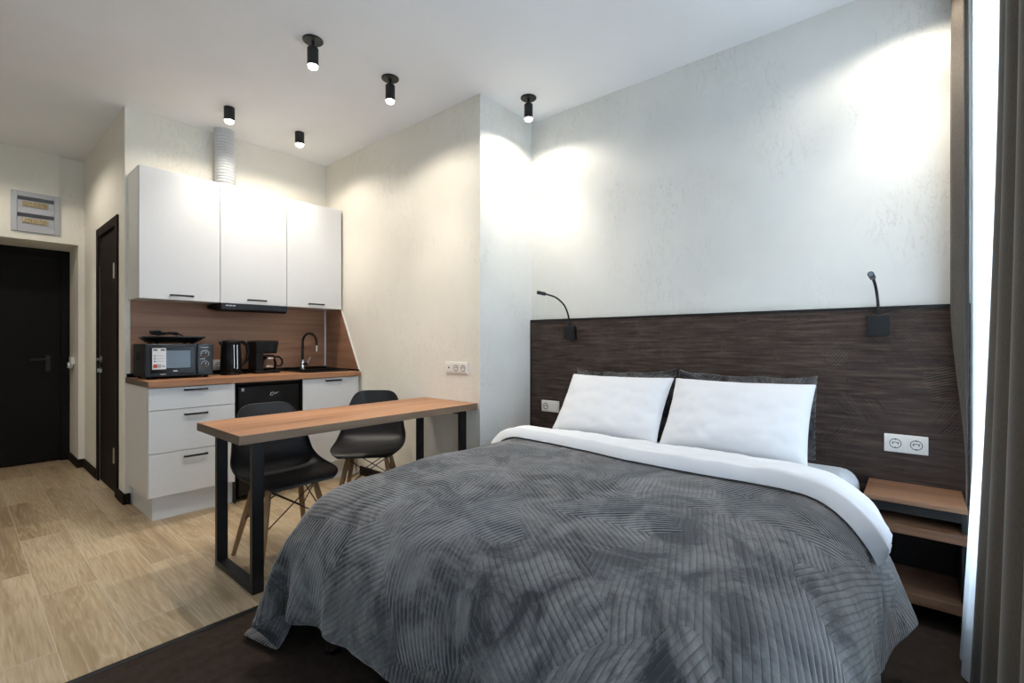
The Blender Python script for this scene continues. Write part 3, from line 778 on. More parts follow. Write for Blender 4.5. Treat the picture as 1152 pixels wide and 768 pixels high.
# ------------------------------------------------------------------ chairs
def make_chair(label):
    t = thing('dining_chair', label, 'chair', (0, 0, 0), 'black shell chairs')
    # profile: (y, z, half width, edge curl up, edge wrap forward)
    prof = [(-0.232, 0.398, 0.150, 0.000, 0.0), (-0.222, 0.412, 0.185, 0.004, 0.0), (-0.195, 0.421, 0.207, 0.008, 0.0), (-0.14, 0.421, 0.224, 0.016, 0.0),
            (-0.06, 0.414, 0.232, 0.028, 0.0), (0.02, 0.409, 0.233, 0.042, 0.0), (0.085, 0.412, 0.231, 0.055, 0.012), (0.14, 0.428, 0.228, 0.058, 0.032),
            (0.175, 0.458, 0.223, 0.045, 0.052), (0.193, 0.50, 0.217, 0.025, 0.064), (0.205, 0.55, 0.210, 0.010, 0.066), (0.216, 0.61, 0.202, 0.0, 0.058),
            (0.227, 0.67, 0.181, 0.0, 0.040), (0.237, 0.72, 0.163, 0.0, 0.028), (0.243, 0.752, 0.146, 0.0, 0.020), (0.246, 0.770, 0.118, 0.0, 0.014), (0.247, 0.777, 0.085, 0.0, 0.009)]
    n = 14; rows = []
    for (y, z, hw, up, wrap) in prof:
        rows.append([(hw * math.sin(R(90) * u) , y - wrap * abs(u) ** 2.4, z + up * abs(u) ** 2.6) for u in [-1 + 2 * k / n for k in range(n + 1)]])
    s = obj('seat_shell', MB().grid(rows), 'shell', t, smooth=True, local=True, auto=80)
    md = s.modifiers.new('thick', 'SOLIDIFY'); md.thickness = 0.007; md.offset = -1
    md = s.modifiers.new('sub', 'SUBSURF'); md.levels = 2; md.render_levels = 2
    tops = {}
    for sx in (-1, 1):
        for sy in (-1, 1):
            a = Vector((sx * 0.120, sy * 0.085 - 0.01, 0.375)); b = Vector((sx * 0.192, sy * 0.172 - 0.01, 0.0))
            tops[sx, sy] = (a, b)
            l = obj('leg', MB().tube([a, a.lerp(b, 0.45), b], [0.0145, 0.0155, 0.0105], 14), 'legwood', t, smooth=True, local=True, auto=50)
            obj('foot_cap', MB().tube([b + Vector((0, 0, 0.0)), b + (a - b) * 0.012], 0.0108, 12), 'blackplast', l, local=True)
    w = MB()
    def pt(k, f): return tops[k][0].lerp(tops[k][1], f)
    ks = [(-1, -1), (1, -1), (1, 1), (-1, 1)]
    for i in range(4):
        a, b = ks[i], ks[(i + 1) % 4]
        w.tube([pt(a, 0.02), pt(b, 0.52)], 0.0032, 8); w.tube([pt(b, 0.02), pt(a, 0.52)], 0.0032, 8)
        w.tube([pt(a, 0.02) + Vector((0, 0, 0.012)), pt(b, 0.02) + Vector((0, 0, 0.012))], 0.005, 8)
    obj('wire_brace', w, 'black', t, local=True, smooth=True)
    for (sx, sy) in ks:
        a = tops[sx, sy][0]
        obj('seat_mount', MB().tube([a + Vector((0, 0, -0.008)), a + Vector((-0.006 * sx, -0.006 * sy, 0.034))], [0.012, 0.014], 12), 'black', t, local=True, smooth=True)
    return t
c1 = make_chair('black shell chair with wooden legs at the open end of the table, before the fridge')
c1.location = (1.15, 2.575, 0)
c2 = dup(c1, (1.805, 2.775, 0), 'black shell chair with wooden legs turned aside near the wall end of the table', math.atan2(-0.68, 0.73))

# ------------------------------------------------------------------ kitchen
HANDLE = 0.0
def bar_handle(parent, x0, x1, z, yf):
    w = MB(); w.box(x0, x1, yf - 0.026, yf - 0.016, z - 0.006, z + 0.006)
    w.box(x0, x0 + 0.010, yf - 0.017, yf - 0.0002, z - 0.0055, z + 0.0055); w.box(x1 - 0.010, x1, yf - 0.017, yf - 0.0002, z - 0.0055, z + 0.0055)
    return obj('handle', w, 'black', parent, bevel=0.0015)

UF, UZ0, UZ1 = 3.857, 1.413, 2.285
for (x0, x1, label, h0, h1) in ((0.787, 1.262, 'white wall cabinet at the open end of the row, beside the hall corner', 0.955, 1.092),
                                (1.264, 1.744, 'white wall cabinet in the middle, duct on top and hood below', 1.445, 1.582),
                                (1.746, 2.222, 'white wall cabinet nearest the wall corner, above the sink', 1.923, 2.056)):
    t = thing('wall_cabinet', label, 'kitchen cabinet', ((x0 + x1) / 2, YK, UZ0), 'white wall cabinets')
    w = MB(); ya, yb = UF + 0.020, YK - 0.0005
    w.box(x0, x0 + 0.016, ya, yb, UZ0, UZ1); w.box(x1 - 0.016, x1, ya, yb, UZ0, UZ1)
    w.box(x0 + 0.016, x1 - 0.016, ya, yb, UZ0, UZ0 + 0.016); w.box(x0 + 0.016, x1 - 0.016, ya, yb, UZ1 - 0.016, UZ1); w.box(x0 + 0.016, x1 - 0.016, yb - 0.006, yb, UZ0 + 0.016, UZ1 - 0.016)
    obj('body', w, 'whiteside', t)
    d = obj('door', MB().box(x0 + 0.001, x1 - 0.001, UF, UF + 0.018, UZ0 - 0.002, UZ1 - 0.001), 'white', t, bevel=0.0012)
    bar_handle(d, h0, h1, UZ0 + 0.028, UF)

LF = 3.584; CZ = 0.878; CB = 0.840; PZ = 0.152
def base_body(x0, x1, t, plinth_x0):
    w = MB(); ya, yb = LF + 0.020, YK - 0.013
    w.box(x0, x0 + 0.016, ya, yb, PZ, CB); w.box(x1 - 0.016, x1, ya, yb, PZ, CB); w.box(x0 + 0.016, x1 - 0.016, ya, yb, PZ, PZ + 0.016); w.box(x0 + 0.016, x1 - 0.016, yb - 0.006, yb, PZ + 0.016, CB)
    obj('body', w, 'whiteside', t)
    w = MB(); w.box(plinth_x0, x1, 3.634, 3.650, 0, PZ - 0.001); w.box(plinth_x0, plinth_x0 + 0.016, 3.650, 4.13, 0, PZ - 0.001); w.box(x1 - 0.016, x1, 3.65, 4.13, 0, PZ - 0.001)
    obj('plinth', w, 'white', t, bevel=0.001)
t = thing('base_cabinet', 'white base cabinet with three drawers, below the microwave', 'kitchen cabinet', (1.02, YK, 0), 'white base cabinets')
base_body(0.776, 1.266, t, 0.808)
for (z0, z1, hz) in ((0.697, 0.834, 0.815), (0.428, 0.693, 0.657), (0.156, 0.424, 0.387)):
    d = obj('drawer', MB().box(0.779, 1.264, LF, LF + 0.018, z0, z1), 'white', t, bevel=0.0012)
    bar_handle(d, 0.962, 1.095, hz, LF)
t = thing('base_cabinet', 'white base cabinet with one door under the sink, by the wall', 'kitchen cabinet', (1.99, YK, 0), 'white base cabinets')
base_body(1.742, 2.226, t, 1.742)
d = obj('door', MB().box(1.744, 2.224, LF, LF + 0.018, 0.156, 0.834), 'white', t, bevel=0.0012)
bar_handle(d, 1.926, 2.057, 0.814, LF)

# worktop with a cut-out for the sink
SX0, SX1, SY0, SY1 = 1.80, 2.20, 3.66, 4.08
t = thing('worktop', 'walnut kitchen worktop along the base cabinets', 'worktop', (1.5, YK, CB))
w = MB(); wf, wb, wx0, wx1 = 3.556, YK - 0.013, 0.772, XS - 0.0125
yb2 = YK - 0.0005
w.box(wx0, SX0 + 0.02, wf, yb2, CB + 0.0005, CZ); w.box(SX0 + 0.02, wx1, wf, SY0 + 0.02, CB + 0.0005, CZ); w.box(SX0 + 0.02, wx1, SY1 - 0.02, yb2, CB + 0.0005, CZ); w.box(SX1 - 0.02, wx1, SY0 + 0.02, SY1 - 0.02, CB + 0.0005, CZ)
obj('slab', w, 'oak', t)
obj('end_band', MB().box(wx0 - 0.0012, wx0 - 0.0001, wf, wb, CB + 0.001, CZ - 0.0005), 'edgey', t)
w = MB(); w.prism([(wb - 0.024, CZ + 0.0002), (wb, CZ + 0.0002), (wb, CZ + 0.026), (wb - 0.010, CZ + 0.026), (wb - 0.024, CZ + 0.006)], 0, 0.776, wx1)
w.box(wx1 - 0.012, wx1, wf + 0.02, wb - 0.024, CZ + 0.0002, CZ + 0.014)
obj('seal_strip', w, 'gloss', t)
# sink
t = thing('kitchen_sink', 'black inset kitchen sink in the corner of the worktop', 'sink', (2.0, 3.87, CZ))
w = MB(); rz = CZ + 0.0003
def rrect(x0, x1, y0, y1, r, n=6):
    pts = []
    for (cx, cy, a0) in ((x1 - r, y1 - r, 0), (x0 + r, y1 - r, 90), (x0 + r, y0 + r, 180), (x1 - r, y0 + r, 270)):
        for k in range(n + 1): a = R(a0 + 90 * k / n); pts.append((cx + r * math.cos(a), cy + r * math.sin(a)))
    return pts
rings = [(rrect(SX0, SX1, SY0, SY1, 0.05), rz), (rrect(SX0, SX1, SY0, SY1, 0.05), rz + 0.006), (rrect(SX0 + 0.025, SX1 - 0.025, SY0 + 0.025, SY1 - 0.075, 0.05), rz + 0.006),
         (rrect(SX0 + 0.035, SX1 - 0.035, SY0 + 0.035, SY1 - 0.085, 0.05), rz - 0.01), (rrect(SX0 + 0.05, SX1 - 0.05, SY0 + 0.05, SY1 - 0.10, 0.05), rz - 0.16)]
ns = len(rings[0][0])
w.grid([[(p[0], p[1], z) for p in ring] + [(ring[0][0], ring[0][1], z)] for ring, z in rings])
w.add([(p[0], p[1], rings[-1][1]) for p in rings[-1][0]], [tuple(range(ns))])
obj('basin', w, 'blackplast', t, smooth=True)
obj('drain', MB().tube([(2.0, 3.85, rz - 0.1598), (2.0, 3.85, rz - 0.156)], 0.035, 20), 'chrome', t, smooth=True)
# tap
fx, fy = 1.965, 4.045; fz = rz + 0.006
t = thing('kitchen_tap', 'black swan-neck tap with chrome base standing at the sink', 'tap', (fx, fy, fz))
obj('tap_body', MB().lathe([(0.024, 0.0003), (0.024, 0.010), (0.017, 0.014), (0.017, 0.075), (0.013, 0.085)], 20, (fx, fy, fz)), 'chrome', t, smooth=True)
d = Vector((0.62, -0.78, 0)); arc = [Vector((fx, fy, fz + 0.08)), Vector((fx, fy, fz + 0.20))]
for a in np.linspace(10, 178, 12): arc.append(Vector((fx, fy, fz + 0.235)) + d * (0.062 * (1 - math.cos(R(a)))) + Vector((0, 0, 0.078 * math.sin(R(a)))))
arc.append(arc[-1] + Vector((0, 0, -0.03)))
obj('spout', MB().tube(arc, 0.0095, 12), 'gloss', t, smooth=True)
obj('nozzle', MB().tube([arc[-1] + Vector((0, 0, 0.002)), arc[-1] + Vector((0, 0, -0.050))], [0.011, 0.010], 14), 'steel', t, smooth=True)
hb = Vector((fx, fy, fz + 0.048))
w = MB().tube([hb, hb + Vector((0.028, -0.034, 0))], 0.0155, 16)
obj('mixer_body', w, 'chrome', t, smooth=True)
obj('lever', MB().tube([hb + Vector((0.026, -0.031, 0.004)), hb + Vector((0.05, -0.04, 0.06))], [0.006, 0.004], 10), 'chrome', t, smooth=True)

# splashback
o = obj('splashback_panel', MB().box(0.80, XS - 0.0125, YK - 0.0125, YK - 0.0005, CZ + 0.0003, UZ0 - 0.001), 'oakwall')
tag(o, 'walnut splashback panel on the wall behind the worktop', 'splashback')
t = thing('side_splashback', 'slanted walnut side panel on the wall beside the sink', 'splashback', (XS, 3.9, CZ))
ymin = wf + 0.03
obj('side_board', MB().prism([(YK - 0.013, CZ + 0.0005), (ymin, CZ + 0.0005), (UF + 0.022, UZ0 - 0.003), (YK - 0.013, UZ0 - 0.003)], 0, XS - 0.012, XS - 0.0005), 'oakside', t)
obj('slanted_edge', MB().prism([(ymin - 0.006, CZ + 0.0005), (ymin, CZ + 0.0005), (UF + 0.022, UZ0 - 0.003), (UF + 0.016, UZ0 - 0.003)], 0, XS - 0.013, XS - 0.0005), 'whiteside', t)
o = obj('corner_profile', MB().box(XS - 0.024, XS - 0.0122, YK - 0.024, YK - 0.0127, CZ + 0.027, UZ0 - 0.002), 'alu', bevel=0.002)
tag(o, 'pale metal corner profile between the two splashback panels', 'corner profile')

# hood
t = thing('range_hood', 'slim black cooker hood under the middle wall cabinet', 'cooker hood', (1.504, YK, 1.36))
obj('hood_body', MB().prism([(UF - 0.004, 1.362), (UF - 0.004, 1.4095), (YK - 0.014, 1.4095), (YK - 0.014, 1.380), (UF + 0.06, 1.352), (UF + 0.01, 1.352)], 0, 1.266, 1.742), 'blackplast', t, bevel=0.002)
obj('front_strip', MB().box(1.266, 1.742, UF - 0.012, UF - 0.0042, 1.364, 1.408), 'graphite', t, bevel=0.002)
w = MB()
for k, wd in enumerate((0.008, 0.006, 0.009, 0.006, 0.008, 0.006)): w.box(1.296 + k * 0.0115, 1.296 + k * 0.0115 + wd, UF - 0.0128, UF - 0.0118, 1.388, 1.396)
obj('printed_mark', w, 'logo', t)
# duct
w = MB(); prof = []
nrib = 21
for k in range(nrib * 4 + 1):
    z = k / (nrib * 4.0); prof.append((0.064 + 0.0075 * math.cos(2 * math.pi * k / 4.0), z * (ZC - UZ1 - 0.002)))
cx, cy = 1.358, 4.062
vs = []
n = 28
P2 = []
for (r, z) in prof:
    sx = 0.006 * math.sin(z * 7)
    P2.append([(cx + sx + r * math.cos(k * 2 * math.pi / n), cy + r * math.sin(k * 2 * math.pi / n), UZ1 + 0.0008 + z) for k in range(n)] )
P2 = [row + [row[0]] for row in P2]
w.grid(P2)
o = obj('vent_duct', w, 'duct', smooth=True, auto=80)
tag(o, 'white corrugated vent duct from the cabinet top to the ceiling', 'duct')

# fridge
t = thing('mini_fridge', 'small black fridge under the worktop between the base cabinets', 'fridge', (1.505, 3.85, 0))
fx0, fx1 = 1.288, 1.728
obj('cabinet', MB().box(fx0, fx1, 3.655, 4.12, 0.03, 0.818), 'fridge', t, bevel=0.006)
d = obj('door', MB().box(fx0, fx1, 3.60, 3.652, 0.035, 0.812), 'fridge', t, bevel=0.016, seg=4)
w = MB()                                       # looping script mark
q = [(0.0, 0.0), (0.012, 0.02), (0.028, 0.026), (0.036, 0.012), (0.026, -0.004), (0.012, -0.006), (0.006, 0.006), (0.02, 0.024), (0.04, 0.022), (0.048, 0.004), (0.056, 0.018), (0.064, 0.024), (0.06, 0.006), (0.074, 0.016), (0.086, 0.026)]
w.tube([(1.505 + a * 0.72, 3.5992, 0.735 + b * 0.8) for a, b in q], 0.0013, 6)
obj('script_mark', w, 'logo', d, smooth=True)
obj('corner_sticker', MB().box(1.312, 1.330, 3.5990, 3.5998, 0.775, 0.797), 'inkgrey', d)
for x in (fx0 + 0.03, fx1 - 0.03):
    for y in (3.69, 4.08): obj('foot', MB().lathe([(0.016, 0), (0.016, 0.02), (0.010, 0.031)], 14, (x, y, 0)), 'blackplast', t, smooth=True)
w = MB(); 
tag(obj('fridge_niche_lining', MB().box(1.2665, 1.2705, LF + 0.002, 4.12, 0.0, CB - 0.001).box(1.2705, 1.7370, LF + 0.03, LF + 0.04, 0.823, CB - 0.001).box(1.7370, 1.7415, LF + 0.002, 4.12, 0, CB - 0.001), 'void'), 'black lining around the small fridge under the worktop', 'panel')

# microwave
mx0, mx1, my0, my1, mz0, mz1 = 0.799, 1.183, 3.75, 4.075, CZ + 0.014, 1.110
t = thing('microwave', 'black microwave oven with a sticker on its door, on the worktop', 'microwave', ((mx0 + mx1) / 2, 3.9, CZ))
obj('body', MB().box(mx0, mx1, my0 + 0.022, my1, mz0, mz1), 'blackplast', t, bevel=0.006)
w = MB()
for k in range(7): w.box(mx0 - 0.0012, mx0 + 0.001, 3.90 + 0.013 * k, 3.906 + 0.013 * k, mz0 + 0.11, mz0 + 0.16)
obj('side_vents', w, 'void', t)
dx1 = mx0 + 0.287
d = obj('door', MB().box(mx0, dx1, my0, my0 + 0.021, mz0 + 0.002, mz1 - 0.002), 'graphite', t, bevel=0.006)
obj('door_surround', MB().box(mx0 + 0.026, dx1 - 0.014, my0 - 0.0012, my0 + 0.001, mz0 + 0.026, mz1 - 0.022), 'gloss', d, bevel=0.0008)
obj('door_window', MB().box(mx0 + 0.075, dx1 - 0.040, my0 - 0.0022, my0 - 0.0013, mz0 + 0.058, mz1 - 0.044), 'mirror', d)
# sticker with printed blocks (unreadable at this size)
sx0, sx1, sz0, sz1 = mx0 + 0.034, mx0 + 0.109, mz0 + 0.052, mz1 - 0.028
st = obj('sticker', MB().box(sx0, sx1, my0 - 0.0032, my0 - 0.0023, sz0, sz1), 'paper', d)
def ink(m, a, b, c, e):
    ww = sx1 - sx0; hh = sz1 - sz0
    obj('printed_block', MB().box(sx0 + a * ww, sx0 + b * ww, my0 - 0.0038, my0 - 0.0031, sz0 + c * hh, sz0 + e * hh), m, st)
ink('ink', 0.08, 0.38, 0.88, 0.95); ink('ink', 0.60, 0.92, 0.88, 0.95)
for k in range(3):
    z = 0.64 - 0.13 * k; ink('inkblue', 0.12, 0.24, z - 0.03, z + 0.03); ink('inkgrey', 0.30, 0.86, z - 0.012, z + 0.012)
ink('inkred', 0.07, 0.36, 0.07, 0.24); ink('inkgrey', 0.38, 0.64, 0.07, 0.24); ink('inkgrey', 0.70, 0.90, 0.10, 0.20)
w = MB()
for k in range(4): w.box(mx0 + 0.149 + k * 0.0062, mx0 + 0.1535 + k * 0.0062, my0 - 0.0022, my0 - 0.0013, mz0 + 0.034, mz0 + 0.042)
obj('printed_mark', w, 'logo', d)
obj('printed_line', MB().box(mx0 + 0.078, mx0 + 0.110, my0 - 0.0006, my0 + 0.001, mz0 + 0.017, mz0 + 0.021), 'logo', d)
p = obj('control_panel', MB().box(dx1 + 0.0015, mx1, my0, my0 + 0.021, mz0 + 0.002, mz1 - 0.002), 'gloss', t, bevel=0.004)
for z in (mz0 + 0.149, mz0 + 0.078):
    cx = (dx1 + mx1) / 2 - 0.002
    k = obj('knob', MB().tube([(cx, my0 - 0.0002, z), (cx, my0 - 0.016, z)], [0.0175, 0.0155], 22), 'gloss', p, smooth=True)
    obj('knob_ring', MB().tube([(cx + 0.0205 * math.cos(a), my0 - 0.0012, z + 0.0205 * math.sin(a)) for a in np.linspace(0, 2 * math.pi, 27)], 0.0032, 8, cap=False), 'chrome', k, smooth=True)
    obj('pointer', MB().box(cx - 0.0015, cx + 0.0015, my0 - 0.0168, my0 - 0.0158, z + 0.002, z + 0.014), 'logo', k)
w = MB()
for a in range(9):
    an = R(200 - a * 27.5); cxx = (dx1 + mx1) / 2 - 0.002
    w.box(cxx + 0.028 * math.cos(an) - 0.002, cxx + 0.028 * math.cos(an) + 0.002, my0 - 0.0008, my0 + 0.001, mz0 + 0.149 + 0.028 * math.sin(an) - 0.0015, mz0 + 0.149 + 0.028 * math.sin(an) + 0.0015)
obj('dial_ticks', w, 'logo', p)
w = MB().box(dx1 + 0.02, mx1 - 0.03, my0 - 0.0008, my0 + 0.001, mz1 - 0.026, mz1 - 0.022)
obj('printed_line', w, 'logo', p)
w = MB(); w.box(dx1 + 0.016, mx1 - 0.05, my0 - 0.0008, my0 + 0.001, mz0 + 0.112, mz0 + 0.116)
obj('printed_line', w, 'logo', p)
for x in (mx0 + 0.03, mx1 - 0.03):
    for y in (my0 + 0.05, my1 - 0.04): obj('foot', MB().lathe([(0.012, 0.0002), (0.014, 0.015)], 12, (x, y, CZ)), 'blackplast', t, smooth=True)

# flat black hot plate lying on the microwave, cord coiled on top
hz = mz1 + 0.0004
t = thing('hot_plate', 'flat black appliance with its cord coiled on top, lying on the microwave', 'hot plate', (0.98, 3.92, hz))
def slab(x0, x1, y0, y1, z0, z1, ins, r=0.02):
    a = rrect(x0 + ins, x1 - ins, y0 + ins, y1 - ins, r); b = rrect(x0, x1, y0, y1, r)
    w = MB(); n = len(a)
    w.add([(p[0], p[1], z0) for p in a] + [(p[0], p[1], z1) for p in b], [tuple(range(n))[::-1], tuple(range(n, 2 * n))] + [(i, (i + 1) % n, n + (i + 1) % n, n + i) for i in range(n)])
    return w
obj('housing', slab(0.818, 1.145, 3.775, 4.06, hz + 0.006, hz + 0.042, 0.040), 'blackplast', t, bevel=0.001)
obj('plate', slab(0.814, 1.149, 3.771, 4.064, hz + 0.0422, hz + 0.050, 0.0), 'gloss', t, bevel=0.0015)
for x in (0.88, 1.08):
    for y in (3.84, 4.0): obj('foot', MB().lathe([(0.012, 0.0), (0.012, 0.007)], 10, (x, y, hz)), 'blackplast', t)
cz = hz + 0.0545; cord = []
for a in np.linspace(0, 2 * math.pi * 2.6, 80):
    k = a / (2 * math.pi)
    cord.append((0.935 + (0.062 + 0.008 * math.sin(k * 3)) * math.cos(a) + 0.006 * k, 3.87 + 0.045 * math.sin(a), cz + 0.006 * k + 0.012 * abs(math.sin(a * 1.5))))
cord += [(1.00, 3.86, cz + 0.016), (1.03, 3.88, cz + 0.004), (1.05, 3.93, cz)]
cd = obj('power_cord', MB().tube(cord, 0.0037, 8), 'blackplast', t, smooth=True)
w = MB().tube([(0.865, 3.86, cz + 0.012), (0.845, 3.845, cz + 0.022), (0.90, 3.83, cz + 0.028)], [0.008, 0.013, 0.007], 12)
obj('plug', w, 'blackplast', cd, smooth=True)
w = MB().tube([(0.85, 3.80, hz + 0.03), (0.815, 3.79, hz + 0.048), (0.80, 3.80, hz + 0.036), (0.806, 3.81, hz + 0.015), (0.83, 3.80, hz + 0.012)], 0.0036, 8)
obj('cord_loop', w, 'blackplast', cd, smooth=True)

# kettle
kx, ky = 1.350, 3.90
t = thing('electric_kettle', 'black electric kettle with a pale water gauge, beside the microwave', 'kettle', (kx, ky, CZ))
obj('kettle_base', MB().lathe([(0.070, 0.0003), (0.073, 0.004), (0.073, 0.014), (0.066, 0.020)], 30, (kx, ky, CZ)), 'blackplast', t, smooth=True)
obj('kettle_body', MB().lathe([(0.069, 0.0205), (0.072, 0.03), (0.071, 0.09), (0.067, 0.16), (0.063, 0.225), (0.064, 0.238)], 36, (kx, ky, CZ)), 'blackplast', t, smooth=True)
obj('lid', MB().lathe([(0.063, 0.2385), (0.064, 0.246), (0.058, 0.254), (0.02, 0.259), (0.012, 0.259)], 36, (kx, ky, CZ)), 'blackplast', t, smooth=True)
obj('kettle_spout', MB().prism([(kx - 0.058, CZ + 0.20), (kx - 0.084, CZ + 0.247), (kx - 0.058, CZ + 0.247)], 1, ky - 0.02, ky + 0.02), 'gloss', t, bevel=0.004)
hp = [(kx + 0.055, ky, CZ + 0.246), (kx + 0.085, ky, CZ + 0.243), (kx + 0.112, ky, CZ + 0.215), (kx + 0.117, ky, CZ + 0.16), (kx + 0.108, ky, CZ + 0.11), (kx + 0.085, ky, CZ + 0.075), (kx + 0.066, ky, CZ + 0.07)]
obj('kettle_handle', MB().tube(hp, [0.012, 0.013, 0.0135, 0.0125, 0.0115, 0.010, 0.010], 12), 'blackplast', t, smooth=True)
a0 = math.atan2(-3.0, -0.35)
w = MB()
gx, gy = kx + 0.008, ky - 0.0705
for dx, q in ((-0.011, 0.0), (0.011, 0.0)):
    w.tube([(gx + dx, gy + 0.001, CZ + 0.05), (gx + dx, gy + 0.002, CZ + 0.10), (gx + dx, gy + 0.0055, CZ + 0.16), (gx + dx, gy + 0.0085, CZ + 0.222)], 0.0028, 8)
w.box(gx - 0.012, gx + 0.012, gy + 0.0, gy + 0.006, CZ + 0.047, CZ + 0.053)
obj('water_gauge', w, 'chrome', t, smooth=True)
obj('power_cord', MB().tube([(kx + 0.06, ky + 0.03, CZ + 0.006), (kx + 0.10, ky - 0.02, CZ + 0.005), (kx + 0.13, ky + 0.01, CZ + 0.005), (kx + 0.12, ky + 0.10, CZ + 0.005)], 0.0035, 8), 'blackplast', t, smooth=True)

# coffee maker
qx, qy = 1.56, 3.92
t = thing('coffee_maker', 'black drip coffee maker with a glass jug, near the sink', 'coffee maker', (qx, qy, CZ))
obj('column', MB().box(1.512, 1.571, 3.865, 4.02, CZ + 0.022, CZ + 0.19), 'blackplast', t, bevel=0.008)
obj('foot_base', MB().box(1.506, 1.692, 3.855, 4.03, CZ + 0.0004, CZ + 0.0215), 'blackplast', t, bevel=0.006)
obj('hotplate', MB().lathe([(0.056, 0.0216), (0.054, 0.028)], 28, (1.632, 3.925, CZ)), 'gloss', t, smooth=True)
obj('head', MB().prism([(1.504, CZ + 0.248), (1.680, CZ + 0.248), (1.664, CZ + 0.155), (1.512, CZ + 0.155)], 1, 3.852, 4.03), 'blackplast', t, bevel=0.006)
obj('lid', MB().box(1.507, 1.676, 3.857, 4.025, CZ + 0.2483, CZ + 0.256), 'gloss', t, bevel=0.003)
jx, jy, jz = 1.632, 3.925, CZ + 0.0285
t = thing('coffee_jug', 'glass coffee jug with a black handle standing in the coffee maker', 'jug', (jx, jy, jz))
obj('glass_body', MB().lathe([(0.044, 0.0), (0.052, 0.006), (0.057, 0.03), (0.056, 0.055), (0.046, 0.085), (0.041, 0.096), (0.043, 0.102)], 32, (jx, jy, jz), cap=False).lathe([(0.0445, 0.0), (0.001, 0.0)], 32, (jx, jy, jz), cap=False), 'carafe', t, smooth=True)
obj('metal_band', MB().lathe([(0.0475, 0.084), (0.0435, 0.094)], 32, (jx, jy, jz), cap=False).lathe([(0.0570, 0.020), (0.0575, 0.028)], 32, (jx, jy, jz), cap=False), 'chrome', t, smooth=True)
obj('lid', MB().lathe([(0.044, 0.1022), (0.044, 0.108), (0.03, 0.114), (0.01, 0.115)], 28, (jx, jy, jz)), 'blackplast', t, smooth=True)
d = Vector((0.86, -0.5, 0))
jj = Vector((jx, jy, jz))
obj('handle', MB().tube([jj + d * 0.044 + Vector((0, 0, 0.098)), jj + d * 0.075 + Vector((0, 0, 0.098)), jj + d * 0.096 + Vector((0, 0, 0.075)), jj + d * 0.098 + Vector((0, 0, 0.045)), jj + d * 0.085 + Vector((0, 0, 0.024)), jj + d * 0.058 + Vector((0, 0, 0.024))], [0.008, 0.008, 0.0085, 0.008, 0.007, 0.006], 10), 'blackplast', t, smooth=True)

# ------------------------------------------------------------------ ceiling spots
LCOL = (1.0, 0.915, 0.80)
def lamp_light(t, x, y, z, power, size=162, blend=0.42, spill=0.72):
    l = bpy.data.lights.new('bulb_light', 'SPOT'); l.energy = power * spill; l.color = LCOL; l.spot_size = R(size); l.spot_blend = blend; l.shadow_soft_size = 0.022
    o = bpy.data.objects.new('bulb_light', l); COL.objects.link(o); o.parent = t; o.location = (x - t.location.x, y - t.location.y, z - t.location.z)
    l = bpy.data.lights.new('bulb_beam', 'SPOT'); l.energy = power * 1.7; l.color = LCOL; l.spot_size = R(92); l.spot_blend = 1.0; l.shadow_soft_size = 0.022
    o = bpy.data.objects.new('bulb_beam', l); COL.objects.link(o); o.parent = t; o.location = (x - t.location.x, y - t.location.y, z - t.location.z)
def ceiling_spot(x, y, label, power, col=None):
    t = thing('ceiling_spotlight', label, 'ceiling light', (x, y, ZC), 'spotlights on round plates')
    obj('mount_plate', MB().lathe([(0.050, -0.008), (0.053, -0.005), (0.053, -0.0005)], 32, (x, y, ZC)), 'black', t, smooth=True)
    obj('stem', MB().lathe([(0.009, -0.045), (0.009, -0.007)], 14, (x, y, ZC)), 'black', t, smooth=True)
    obj('lamp_tube', MB().lathe([(0.010, -0.043), (0.026, -0.044), (0.029, -0.048), (0.029, -0.140), (0.0265, -0.140), (0.0265, -0.060)], 28, (x, y, ZC), cap=False), 'black', t, smooth=True)
    obj('bulb', MB().lathe([(0.0255, -0.115), (0.0258, -0.140), (0.024, -0.150), (0.015, -0.156), (0.001, -0.158)], 28, (x, y, ZC)), 'bulb', t, smooth=True)
    lamp_light(t, x, y, ZC - 0.165, power)
def ceiling_can(x, y, label, power):
    t = thing('ceiling_downlight', label, 'ceiling light', (x, y, ZC), 'cylinder downlights')
    obj('lamp_tube', MB().lathe([(0.030, -0.0005), (0.0335, -0.001), (0.0335, -0.092), (0.0305, -0.092), (0.0305, -0.05)], 28, (x, y, ZC), cap=False), 'black', t, smooth=True)
    obj('bulb', MB().lathe([(0.0295, -0.07), (0.0298, -0.092), (0.026, -0.104), (0.016, -0.110), (0.001, -0.112)], 28, (x, y, ZC)), 'bulb', t, smooth=True)
    lamp_light(t, x, y, ZC - 0.118, power, spill=1.05)
PW = 21.0
ceiling_spot(1.260, 2.477, 'black ceiling spotlight on a round plate, nearest the viewer over the table', PW)
ceiling_spot(1.751, 2.469, 'black ceiling spotlight on a round plate, over the wall end of the table', PW)
ceiling_spot(2.488, 1.960, 'black ceiling spotlight on a round plate, in the alcove over the bed head', PW)
ceiling_can(1.246, 3.634, 'black cylinder ceiling light beside the vent duct', PW * 0.75)
ceiling_can(1.748, 3.647, 'black cylinder ceiling light over the kitchen, nearest the wall corner', PW * 0.75)
ceiling_spot(2.488, -0.04, 'black ceiling spotlight on a round plate, at the curtain end of the bed head', PW * 0.9)
ceiling_can(0.10, 4.90, 'black cylinder ceiling light in the entrance hall', PW * 1.1)

